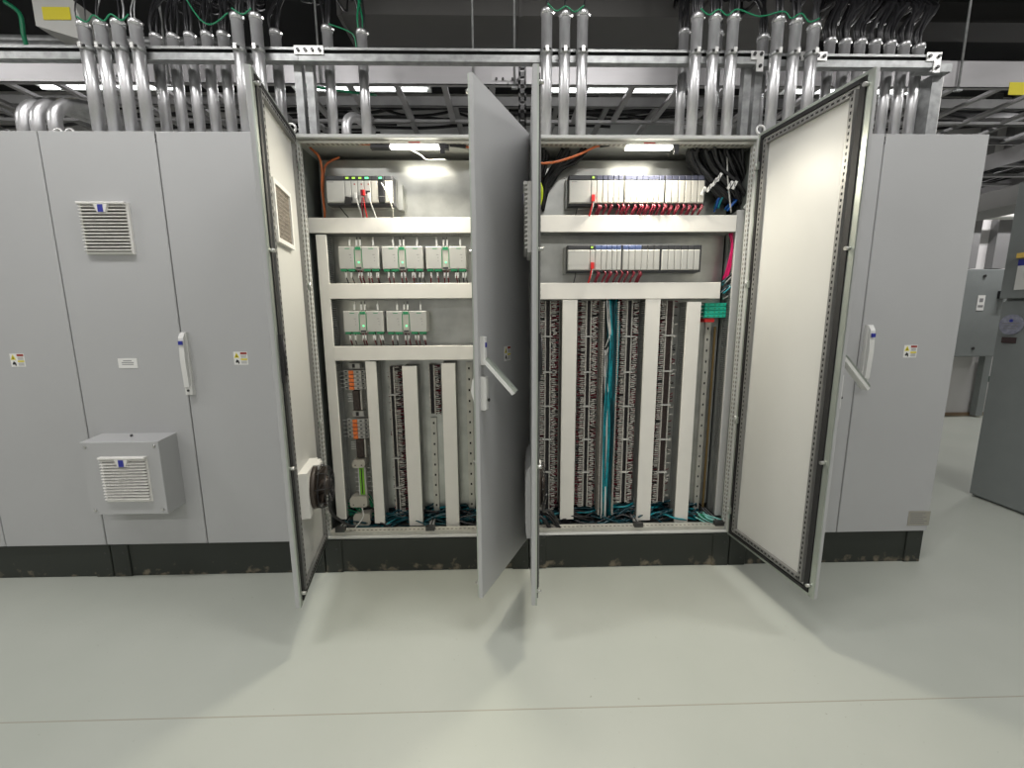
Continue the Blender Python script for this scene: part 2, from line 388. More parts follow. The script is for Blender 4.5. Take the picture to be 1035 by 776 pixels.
def vent(name, label, loc, rz, w=.27, h=.27, n=14, group='white louvered filter vents'):
    t = thing(name, label, 'vent', loc, rz, group)
    MB().bbox(-w/2, w/2, -.016, 0, -h/2, h/2, vent_m, .004).box(-w/2+.010, w/2-.010, -.0163, -.0155, -h/2+.012, h/2-.012, vent_in).build('frame', t)
    st = (h-.024)/n
    for k in range(n):
        z = h/2-.012-(k+.5)*st
        MB().hexa([(-w/2+.004, -.018, z-st*.30), (w/2-.004, -.018, z-st*.30), (w/2-.004, -.016, z-st*.2), (-w/2+.004, -.016, z-st*.2),
                   (-w/2+.004, -.030, z-st*.12), (w/2-.004, -.030, z-st*.12), (w/2-.004, -.0158, z+st*.34), (-w/2+.004, -.0158, z+st*.34)], vent_m).build('slat', t)
    MB().bbox(-w/2, w/2, -.033, -.016, h/2-.012, h/2, vent_m, .003).build('top_lip', t)
    MB().poly([(-.034, h/2-.012), (.034, h/2-.012), (.020, h/2-.050), (-.020, h/2-.050)], -.032, -.018, vent_m).box(-.013, .013, -.0335, -.0318, h/2-.050, h/2-.014, blue).build('badge', t)
    return t

def cabinet(x0, xm, x1, label):
    t = thing('control_cabinet', label, 'cabinet', ((x0+x1)/2, DEP/2, 0), 0)
    O = t.location
    return t, O
def plinth(t, x0, x1, gapl=0, gapr=0):
    O = t.location
    MB().box(x0+.10, x1-.10, .012, .022, .002, Z0-.003, plinth_m).build('plinth_panel', t, O)
    for a, b_ in ((x0+.003+gapl, x0+.10), (x1-.10, x1-.003-gapr)):
        MB().bbox(a, b_, .004, .10, 0, Z0-.003, plinth_m, .003).tube([((a+b_)/2+.02, .003, .15), ((a+b_)/2+.02, .006, .15)], .006, steel_dark, 8).tube([((a+b_)/2+.02, .003, .05), ((a+b_)/2+.02, .006, .05)], .006, steel_dark, 8).build('plinth_corner', t, O)
    MB().box(x0+.01, x0+.03, .10, DEP, 0, Z0-.003, plinth_m).box(x1-.03, x1-.01, .10, DEP, 0, Z0-.003, plinth_m).box(x0+.03, x1-.03, DEP-.02, DEP, 0, Z0-.003, plinth_m).build('plinth_side', t, O)
def eyebolt(t, x, y):
    ring = [(x+.022*math.cos(a), y+.004*math.sin(a), Z1+.040+.022*math.sin(a)) for a in [2*math.pi*k/14 for k in range(15)]]
    MB().tube(ring, .006, galv_b, 8).tube([(x, y, Z1), (x, y, Z1+.02)], .012, galv_b, 10).build('eyebolt', t, t.location)

def closed_cabinet(x0, x1, label):
    t, O = cabinet(x0, 0, x1, label)
    MB().box(x0+.002, x1-.002, .024, DEP, Z0, Z1-.004, paint).box(x0+.012, x1-.012, .020, .024, Z0+.01, Z1-.01, seam_m).build('cabinet_body', t, O)
    plinth(t, x0, x1)
    return t

cabA = closed_cabinet(X[0], X[2], 'closed light grey double-door cabinet at the left edge of the row')
dA1 = door_closed(cabA, X[0], X[1]); dA2 = door_closed(cabA, X[1], X[2])
p = at(18, 364, -.01); warning_label(dA2, p.x, p.z)
handle_closed(dA2, X[1]+.03, 1.28)
eyebolt(cabA, X[2]-.02, .12); 
cabB = closed_cabinet(X[2], X[4], 'closed light grey cabinet with a louvered vent and a hooded fan on its door')
dB1 = door_closed(cabB, X[2], X[3]); dB2 = door_closed(cabB, X[3], X[4])
p = at(243.5, 362, -.01); warning_label(dB2, p.x, p.z)
handle_closed(dB2, X[3]+.022, 1.265)
p = at(129.5, 367, -.01)
b = MB().box(p.x-.05, p.x+.05, -.0125, -.009, p.z-.026, p.z+.026, whitel)
for q in (.014, .004, -.006): b.box(p.x-.036+abs(q), p.x+.036-abs(q), -.0130, -.0122, p.z+q-.0025, p.z+q+.0015, greytext)
o = b.build('identification_plate', dB1, wc(dB1)); o['label'] = 'white engraved plate with lines of small grey text'
eyebolt(cabB, X[2]+.04, .12); eyebolt(cabB, X[4]-.012, .05)
for t_, dz in ((cabB, 0),):
    MB().box(X[3]-.005, X[3]+.005, -.0075, .0, Z1-.03, Z1-.012, steel_dark).box(X[3]-.005, X[3]+.005, -.0075, .0, Z1-.048, Z1-.036, steel_dark).build('hinge_pin', t_, t_.location)
cabE = closed_cabinet(X[6], X[8], 'closed light grey cabinet at the right end of the row behind the open door')
dE1 = door_closed(cabE, X[6], X[7]); dE2 = door_closed(cabE, X[7], X[8])
p = at(920, 355, -.01); warning_label(dE2, p.x, p.z)
handle_closed(dE2, X[7]+.035, 1.28)
p = at(928.5, 523.5, -.01)
b = MB().box(p.x-.065, p.x+.065, -.0125, -.009, p.z-.045, p.z+.045, nameplate)
for q in (.03, .018, .006, -.006, -.018, -.030): b.box(p.x-.055, p.x+.055-.02*((q*100) % 2), -.013, -.0122, p.z+q-.002, p.z+q+.002, greytext)
o = b.build('rating_plate', dE2, wc(dE2)); o['label'] = 'small metal rating plate with rows of print'
MB().box(X[7]-.005, X[7]+.005, -.0075, .0, Z1-.03, Z1-.012, steel_dark).box(X[7]-.005, X[7]+.005, -.0075, .0, Z1-.048, Z1-.036, steel_dark).build('hinge_pin', cabE, cabE.location)
eyebolt(cabE, X[6]+.012, .05)

vent('louvered_vent', 'white louvered filter vent high on the closed door left of the open cabinets', ((at(79, 204, -.01).x+at(139, 258, -.01).x)/2+.004, -.010, at(108, 231.5, -.01).z), 0, .238, .252)
# hooded fan
cx, cz = (-2.345-1.948)/2, .655; w2, h2 = .198, .200
t = thing('fan_hood', 'light grey hooded fan box screwed to the closed door near the floor', 'fan hood', (cx, -.010, cz-h2))
b = MB()
w3 = w2
b.hexa([(-w3, -.125, 0), (w3, -.125, 0), (w3+.002, 0, 0), (-w3-.002, 0, 0), (-w3, -.125, 2*h2), (w3, -.125, 2*h2), (w3+.002, 0, 2*h2+.012), (-w3-.002, 0, 2*h2+.012)], paint)
b.build('hood_body', t)
MB().bbox(-w3-.002, w3+.002, -.129, -.125, .0, 2*h2, paint, .002).build('front_cover', t)
for sx in (-1, 1):
    for zz in (.025, 2*h2-.025): MB().tube([(sx*(w3-.022), -.134, zz), (sx*(w3-.022), -.129, zz)], [.006, .009], bolt_m, 10).build('screw', t)
MB().tube([(.0, -.05, 2*h2+.006), (.0, -.05, 2*h2+.018)], .006, steel_dark, 8).build('bolt', t)
vent('louvered_vent', 'white louvered vent on the front of the hooded fan box', (cx+.014, -.129, cz-.003), 0, .240, .250)

# ---- open cabinets
def open_cabinet(x0, x1, label):
    t, O = cabinet(x0, 0, x1, label)
    plinth(t, x0, x1, gapl=.0, gapr=.0)
    f = MB(); y0 = .012
    # outer lips
    f.bbox(x0+.002, x0+.020, y0, y0+.02, Z0, Z1, frame_m, .004); f.bbox(x1-.020, x1-.002, y0, y0+.02, Z0, Z1, frame_m, .004)
    f.bbox(x0+.02, x1-.02, y0, y0+.02, Z1-.020, Z1, frame_m, .004); f.bbox(x0+.02, x1-.02, y0, y0+.02, Z0, Z0+.014, frame_m, .004)
    f.box(x0+.002, x0+.006, y0+.02, DEP, Z1-.03, Z1, frame_m); f.box(x1-.006, x1-.002, y0+.02, DEP, Z1-.03, Z1, frame_m)
    f.build('cabinet_frame', t, O)
    hole2 = mat('punched_hole_grey', (.24, .23, .20), .8)
    g = MB()
    for (a0, a1) in ((x0+.006, x0+.028), (x1-.028, x1-.006)):
        g.box(a0, a1, .034, .062, Z0+.014, Z1-.02, frame_m)
    g.box(x0+.028, x1-.028, .034, .085, Z1-.036, Z1-.022, perf_m); g.box(x0+.028, x1-.028, .034, .085, Z0+.010, Z0+.034, perf_m)
    z = Z0+.05
    while z < Z1-.06:
        for (xf, e) in ((x0+.028, .0008), (x1-.028, -.0008)): g.box(xf-abs(e), xf+abs(e), .044, .051, z, z+.013, hole2)
        for xf in (x0+.024, x1-.024): g.box(xf-.003, xf+.003, .0332, .0345, z, z+.013, hole2)
        z += .025
    q = x0+.06
    while q < x1-.07:
        g.box(q, q+.013, .052, .060, Z1-.0368, Z1-.035, hole2); g.box(q, q+.013, .038, .046, Z1-.0368, Z1-.035, hole2)
        g.box(q, q+.013, .050, .060, Z0+.0335, Z0+.0348, hole2)
        q += .025
    o = g.build('punched_frame', t, O); o['label'] = 'inner frame with rows of punched slots'
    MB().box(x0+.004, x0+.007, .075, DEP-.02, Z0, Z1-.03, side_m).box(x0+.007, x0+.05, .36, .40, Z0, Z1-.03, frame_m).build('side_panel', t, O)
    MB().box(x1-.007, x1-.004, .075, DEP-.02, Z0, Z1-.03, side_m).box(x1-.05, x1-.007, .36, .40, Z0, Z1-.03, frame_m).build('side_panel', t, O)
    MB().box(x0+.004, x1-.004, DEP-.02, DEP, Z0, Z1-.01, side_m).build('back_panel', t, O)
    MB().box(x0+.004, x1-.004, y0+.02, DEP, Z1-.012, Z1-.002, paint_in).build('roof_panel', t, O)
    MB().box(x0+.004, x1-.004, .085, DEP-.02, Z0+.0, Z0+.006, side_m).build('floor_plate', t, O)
    return t
PY = .22
cabC = open_cabinet(X[4], X[5], 'open light grey cabinet left of centre holding power supplies and few terminal strips')
cabD = open_cabinet(X[5], X[6], 'open light grey cabinet right of centre packed with terminal strips')
def mplate(t, x0, x1, z1):
    b = MB().box(x0, x1, PY, PY+.003, .30, z1, plate_m)
    b.box(x0, x1, PY-.004, PY+.003, z1-.003, z1, plate_m)
    b.build('mounting_plate', t, t.location)
mplate(cabC, -1.155, -.055, 2.345); mplate(cabD, .055, 1.145, 2.345)

dC1, aC1 = door_open(cabC, X[4]+.001, 1, R_(78.5), .6)
dC2, aC2 = door_open(cabC, X[5]-.001, -1, R_(65.4), .6)
dD1, aD1 = door_open(cabD, X[5]+.001, 1, R_(92.8), .6)
dD2, aD2 = door_open(cabD, X[6]-.001, -1, R_(97.7), .6)
handle_open(dC2, -.565, 1.305); handle_open(dD2, -.565, 1.305)
warning_label(dC2, -.297, 1.312, dy=0)
for d_, s_ in ((dC2, -1),):
    x = TD
    MB().poly([(x, 1.25), (x+.02, 1.22), (x+.028, 1.17), (x, 1.07)], -.585, -.545, white, 'x').build('lock_case', d_, wc(d_))
for d_, s_ in ((dC1, 1), (dD1, 1)):
    MB().box(.545, .575, TD+.001, TD+.020, 1.22, 1.42, black).tube([(.56, TD+.021, 1.25), (.56, TD+.021, 1.40)], .006, black, 8).build('lock_case', d_, wc(d_))
# vents and fans in those doors
def inner_filter(label, hx, a, lx, lz, w=.25, h=.25):
    t = thing('filter_housing', label, 'vent', rot_thing_loc((hx, 0), a, (lx, TD+.0015, lz)), a, 'filter housings inside the doors')
    lx = 0
    MB().box(-w/2, w/2, 0, .018, -h/2, -h/2+.018, vent_m).box(-w/2, w/2, 0, .018, h/2-.018, h/2, vent_m).box(-w/2, -w/2+.018, 0, .018, -h/2+.018, h/2-.018, vent_m).box(w/2-.018, w/2, 0, .018, -h/2+.018, h/2-.018, vent_m).build('frame', t)
    MB().box(-w/2+.018, w/2-.018, 0, .010, -h/2+.018, h/2-.018, mesh_m).build('filter_mat', t)
    g = MB(); k = -w/2+.03
    while k < w/2-.02: g.box(k, k+.003, .010, .012, -h/2+.018, h/2-.018, mesh_m); k += .018
    k = -h/2+.03
    while k < h/2-.02: g.box(-w/2+.018, w/2-.018, .010, .0122, k, k+.003, mesh_m); k += .018
    g.build('grille', t)
    for sz in (-.07, .0, .07): MB().box(w/2, w/2+.008, 0, .014, sz-.008, sz+.008, vent_m).build('clip', t)
    return t
inner_filter('grey framed filter with mesh inside the open left door, near its top', X[4]+.001, aC1, .36, 1.925)
inner_filter('mesh filter inside the edge-on centre door, near its top', X[5]+.001, aD1, .305, 1.94)
vent('louvered_vent', 'white louvered vent seen edge-on high on the centre door', rot_thing_loc((X[5]+.001, 0), aD1, (.30, -.001, 1.90)), aD1, .285, .285)
vent('louvered_vent', 'white louvered vent on the hidden outer face of the leftmost open door', rot_thing_loc((X[4]+.001, 0), aC1, (.30, -.001, 1.94)), aC1, .285, .285)
def hood_out(label, hx, a):
    t = thing('fan_hood', label, 'fan hood', rot_thing_loc((hx, 0), a, (.30, -.001, .46)), a, 'hoods on the open doors')
    MB().poly([(0, 0), (-.018, .0), (-.024, .03), (-.024, .29), (-.018, .33), (0, .36)], -.17, .17, paint, 'x').build('hood_body', t)
    for k in range(14): MB().box(-.12, .12, -.026, -.0235, .05+k*.017, .058+k*.017, vent_m).build('slat', t)
hood_out('rounded fan hood on the edge-on centre door near its bottom', X[5]+.001, aD1)
hood_out('fan hood on the hidden outer face of the leftmost open door', X[4]+.001, aC1)
def fan(label, hx, a, lz=.67, lx=.34, dz=1.0):
    t = thing('cooling_fan', label, 'fan', rot_thing_loc((hx, 0), a, (lx, TD+.0015, lz)), a, 'fans inside the doors'); t.scale = (1, dz, 1)
    MB().box(-.115, .115, 0, .040, -.11, .11, vent_m).build('housing', t)
    MB().box(-.06, .0, .040, .07, .085, .11, vent_m).box(-.11, -.075, .040, .055, .07, .105, vent_m).build('terminal_cover', t)
    MB().tube([(0, .040, 0), (0, .060, 0)], .104, fan_m, 24).build('fan_ring', t)
    MB().tube([(0, .060, 0), (0, .105, 0), (0, .115, 0)], [.045, .045, .030], fan_m, 20).build('hub', t)
    for k in range(7):
        an = 2*math.pi*k/7
        c, s = math.cos(an), math.sin(an); c2, s2 = math.cos(an+.5), math.sin(an+.5)
        MB().hexa([(c*.04, .065, s*.04), (c*.10, .062, s*.10), (c2*.10, .090, s2*.10), (c2*.04, .09, s2*.04), (c*.04, .068, s*.04), (c*.10, .065, s*.10), (c2*.10, .093, s2*.10), (c2*.04, .093, s2*.04)], fan_m).build('blade', t)
    g = MB()
    for r, y in ((.104, .075), (.095, .105), (.075, .118), (.05, .122), (.028, .122)):
        g.tube([(r*math.cos(q), y, r*math.sin(q)) for q in [2*math.pi*k/24 for k in range(25)]], .0022, black, 5)
    for k in range(8):
        an = 2*math.pi*k/8+.2; g.tube([(r*math.cos(an), y, r*math.sin(an)) for r, y in ((.104, .06), (.104, .078), (.095, .107), (.07, .12), (.02, .122))], .0022, black, 5)
    g.build('finger_guard', t)
    return t
fan('white fan box with brown round guard inside the leftmost open door', X[4]+.001, aC1)
fan('white fan box inside the edge-on centre door near its bottom', X[5]+.001, aD1, dz=.45)
# cable from fan to frame
p0 = Vector(rot_thing_loc((X[4]+.001, 0), aC1, (.22, .10, .575))); 
tag(MB().tube(smooth_path([p0, (-1.09, -.12, .44), (-1.07, .02, .30), (-1.03, .05, .265)]), .008, blackc, 8).build('fan_cable'), 'black cable from the left door fan into the cabinet foot', 'cable')
p0 = Vector(rot_thing_loc((X[5]+.001, 0), aD1, (.22, .08, .57)))
tag(MB().tube(smooth_path([p0, (.07, -.12, .43), (.12, .02, .36), (.19, .10, .24)]), .009, blackc, 8).build('fan_cable'), 'black cable from the centre door fan into the cabinet foot', 'cable')

# ------------------------------------------------------------------ wiring ducts
YF = .11
def fingers(mb, a, z0, z1, horizontal=False, fixed=0, y0=YF+.006, y1=PY, mt=None, pitch=.0125, w=.0012):
    mt = mt or pvc_shade; k = z0+.003
    if not horizontal: mb.box(a-.0012, a+.0012, y1-.03, y1, z0, z1, mt)
    else: mb.box(z0, z1, y1-.03, y1, a-.0012, a+.0012, mt)
    while k < z1-.006:
        if not horizontal: mb.box(a-w, a+w, y0, y1-.03, k, k+.0078, mt)
        else: mb.box(k, k+.0078, y0, y1-.03, a-.0012, a+.0012, mt)
        k += pitch
def vduct(label, tl, bl, tr, br, cover=True, pitch=.0125, mt=pvc, zt=None, zb=None, open_m=None):
    """tl, bl: photo x/y of the front face's left edge at top and bottom; tr, br: right edge x."""
    a, b_ = at(tl[0], tl[1], YF), at(bl[0], bl[1], YF); c, d = at(tr, tl[1], YF), at(br, bl[1], YF)
    x0, x1 = (a.x+b_.x)/2, (c.x+d.x)/2; z1, z0 = a.z, b_.z
    t = thing('wiring_duct', label, 'wiring duct', ((x0+x1)/2, PY, z0), 0)
    O = t.location
    if cover:
        MB().bbox(x0, x1, YF, YF+.005, z0, z1, mt, .002).box(x0, x0+.0015, YF+.005, YF+.012, z0, z1, mt).box(x1-.0015, x1, YF+.005, YF+.012, z0, z1, mt).build('duct_cover', t, O)
    MB().box(x0+.002, x1-.002, PY-.003, PY-.0005, z0, z1, pvc_shade).build('duct_base', t, O)
    for q in (x0+.003, x1-.003):
        m_ = MB(); fingers(m_, q, z0+.001, z1-.001, y0=YF+.006 if cover else YF-.0, mt=pvc_shade if cover else open_m or pvc_shade, pitch=pitch, w=.0012 if cover else .0035); m_.build('slotted_wall', t, O)
    return x0, x1, z0, z1
def hduct(label, l, r, zt, zb):
    x0, x1 = at(l, zt, YF).x, r if r < 3 else at(r, zt, YF).x
    z1 = at(l, zt, YF).z; z0 = at(l, zb, YF).z
    x0 = max(x0, -1.192)
    t = thing('wiring_duct', label, 'wiring duct', ((x0+x1)/2, PY, z0), 0); O = t.location
    MB().bbox(x0, x1, YF-.002, YF+.004, z0, z1, pvc, .002).box(x0, x1, YF+.004, YF+.012, z1-.0015, z1, pvc).box(x0, x1, YF+.004, YF+.012, z0, z0+.0015, pvc).build('duct_cover', t, O)
    MB().box(x0, x1, PY-.003, PY-.0005, z0+.002, z1-.002, pvc_shade).build('duct_base', t, O)
    for q in (z0+.003, z1-.003):
        m_ = MB(); fingers(m_, q, x0+.001, x1-.001, True); m_.build('slotted_wall', t, O)
    return x0, x1, z0, z1
h1 = hduct('long horizontal grey wiring duct under the controller in the left open cabinet', 310.5, -.075, 220, 235.5)
h2 = hduct('horizontal grey wiring duct between the two rows of power supplies', 331.5, -.075, 286.5, 302)
h3 = hduct('horizontal grey wiring duct below the lower row of power supplies', 337.5, -.075, 350, 364.5)
v1 = vduct('tall wiring duct at the far left of the left open cabinet', (316.5, 237), (342.5, 525), 326.5, 352.5)
v2 = vduct('vertical wiring duct right of the orange-levered relays', (368.8, 365.5), (379, 529), 379.5, 389)
v3 = vduct('vertical wiring duct in the middle of the left open cabinet', (405.4, 370), (414.5, 531.5), 420.5, 428)
v4 = vduct('vertical wiring duct nearest the half-open centre door', (446, 367), (451.2, 536), 459.5, 465)
g1 = hduct('horizontal wiring duct between the two long module racks', 542, 745, 217.5, 234.5)
g2 = hduct('horizontal wiring duct above the terminal strips in the right open cabinet', 542, 728.5, 286, 302.5)
r1 = vduct('leftmost covered vertical wiring duct in the right open cabinet', (569, 303), (565.6, 525), 584, 579.3)
r2 = vduct('covered vertical wiring duct right of the teal cable bundle', (652, 302), (644, 526), 667, 658)
r3 = vduct('covered vertical wiring duct next to the bare punched rail', (695.6, 305), (681, 528), 709, 695)
r4 = vduct('broad tall grey wiring duct at the right side of the right open cabinet', (746.5, 212), (722, 521), 759.5, 737, mt=mat('grey_duct_cover', (.50, .50, .49), .5))
ro = vduct('open slotted wiring duct filled with teal cables', (608, 303), (606.5, 521), 626.5, 619, cover=False, open_m=sleeve)

# ------------------------------------------------------------------ rails, terminal strips
def din_rail(label, px0, py0, px1, py1, w=.035):
    a, b_ = at(px0, py0, PY-.015), at(px1, py1, PY-.015); x = (a.x+b_.x)/2; z1, z0 = a.z, b_.z
    t = thing('mounting_rail', label, 'rail', (x, PY, z0), 0); O = t.location; m_ = MB()
    y0, y1 = PY-.017, PY-.014
    m_.box(x-w/2, x-.005, y0, y1, z0, z1, perf_m).box(x+.005, x+w/2, y0, y1, z0, z1, perf_m)
    z = z0
    while z < z1-.01: m_.box(x-.005, x+.005, y0, y1, z, min(z+.052, z1), perf_m); z += .066
    m_.box(x-w/2, x-w/2+.004, y1, PY, z0, z1, perf_m).box(x+w/2-.004, x+w/2, y1, PY, z0, z1, perf_m)
    m_.build('rail_strip', t, O)
    MB().box(x-.006, x+.006, PY-.013, PY-.012, z0, z1, hole_m).build('slot_shade', t, O)  # black strip behind the slots, standing in for the shade inside them
din_rail('punched mounting rail between the two rightmost ducts of the left open cabinet', 439, 422, 441, 519)
din_rail('punched mounting rail beside the half-open centre door', 474.5, 366, 476.5, 518)
din_rail('long bare punched rail under the turquoise terminals', 716, 325, 703, 520, .032)
tag(MB().box(*(lambda a, b_: ((a.x+b_.x)/2-.005, (a.x+b_.x)/2+.005, PY-.03, PY-.02, b_.z, a.z))(at(720.5, 330, PY-.02), at(711.5, 512, PY-.02)), copper).build('ground_bar'), 'thin brass bar with yellow wires beside the bare punched rail', 'bar')

def wire_row(mb, x, z0, z1, yt, side, length=.05, dens=.0118, col=(red, red, brown, black), p=.92, lab=.028, jumble=0.):
    """short conductors with printed sleeves running from the terminals at x towards the duct at one side"""
    z = z0+.004
    while z < z1-.004:
        for q in range(2):
            if random.random() < p:
                zz = z+U(-.003, .003); mb.tube([(x, yt+.01, zz), (x+side*length*.5, yt+.012+U(-.004, .008), zz+U(-.004, .004)), (x+side*length, yt+.02, zz+U(-.008, .008))], .0032, random.choice(col), 3, False)
        if random.random() < p:
            L = length*U(.9, 1.05); ll = min(lab, L*.8)*U(.75, 1.05); a = U(-.08, .08)+(U(-.75, .75)*jumble); s0 = U(.0, .15+.2*jumble)
            mb.rbox((x+side*(L*s0+ll/2), yt-.008+U(-.004, .004), z+U(-.0015, .0015)), (ll*math.cos(a), .004, .0058*U(.75, 1.1)), (0, a, 0), sleeve)
        z += dens*U(.9, 1.1)
def term_strip(label, pt, pb, half, divs, left=.03, right=.03, pl=.95, pr=.95, yt=.165, midm=brown):
    """pt, pb: (px, py) of the centre at the top / bottom; divs: photo y of the dividers."""
    a, b_ = at(pt[0], pt[1], yt), at(pb[0], pb[1], yt); x = (a.x+b_.x)/2; z1, z0 = a.z, b_.z
    t = thing('terminal_strip', label, 'terminal strip', (x, PY, z0), 0); O = t.location
    MB().box(x-.018, x+.018, PY-.012, PY, z0, z1, perf_m).build('rail', t, O)
    zs = [z1]+[at(pt[0], q, yt).z for q in divs]+[z0]
    for k in range(len(zs)-1):
        a1, a0 = zs[k]-.004, zs[k+1]+.004
        m_ = MB().box(x-half, x+half, yt+.012, PY-.012, a0, a1, midm)
        m_.box(x-half-.004, x-half+.003, yt, PY-.02, a0, a1, sleeve).box(x+half-.003, x+half+.004, yt, PY-.02, a0, a1, sleeve)
        m_.build('terminal_block', t, O)
        ri = MB(); z = a0+.003
        while z < a1-.003: ri.box(x-half+.003, x+half-.003, yt+.007, yt+.012, z, z+.003, black if midm is brown else brown); z += .0062
        tag(ri.build('terminal_plate', t, O), kind='stuff')
        if k: MB().box(x-half-.012, x+half+.012, yt-.006, PY-.012, zs[k]-.0035, zs[k]+.0035, mod_w).build('end_bracket', t, O)
    wr = MB()
    if left: wire_row(wr, x-half-.003, z0, z1, yt+.006, -1, left, p=pl)
    if right: wire_row(wr, x+half+.003, z0, z1, yt+.006, 1, right, p=pr, jumble=.5)
    if wr.v:
        o = tag(wr.build('marked_wires', t, O), kind='stuff'); o['label'] = 'short dark red wires with white printed sleeves'
    return x, z0, z1
term_strip('narrow brown terminal strip between the second and third ducts of the left open cabinet', (396, 370), (402.5, 522), .012, [399, 463, 493], .012, .040, .12, .9)
term_strip('short brown terminal strip hanging above the bare rail in the left open cabinet', (436.5, 368), (437, 419), .014, [], 0, .030, 0, .9)
DV = [340, 376, 410.5, 444, 477]
term_strip('leftmost terminal strip in the right open cabinet beside the centre door', (554.8, 303), (551.8, 515), .014, DV, .036, .05)
term_strip('terminal strip between the first duct and the teal cable bundle', (596, 303), (590.5, 512), .013, DV, .042, .046)
term_strip('terminal strip between the teal cable bundle and the second duct', (636.5, 303), (630, 508), .014, DV, .040, .044)
term_strip('terminal strip with a dark red stripe just left of the third covered duct', (677.5, 303), (667.5, 508), .019, [339, 375, 409, 444, 477], .05, .03, .92, .14, midm=mat('dark_red_terminal', (.13, .06, .06), .6, noise=.6, nscale=60))

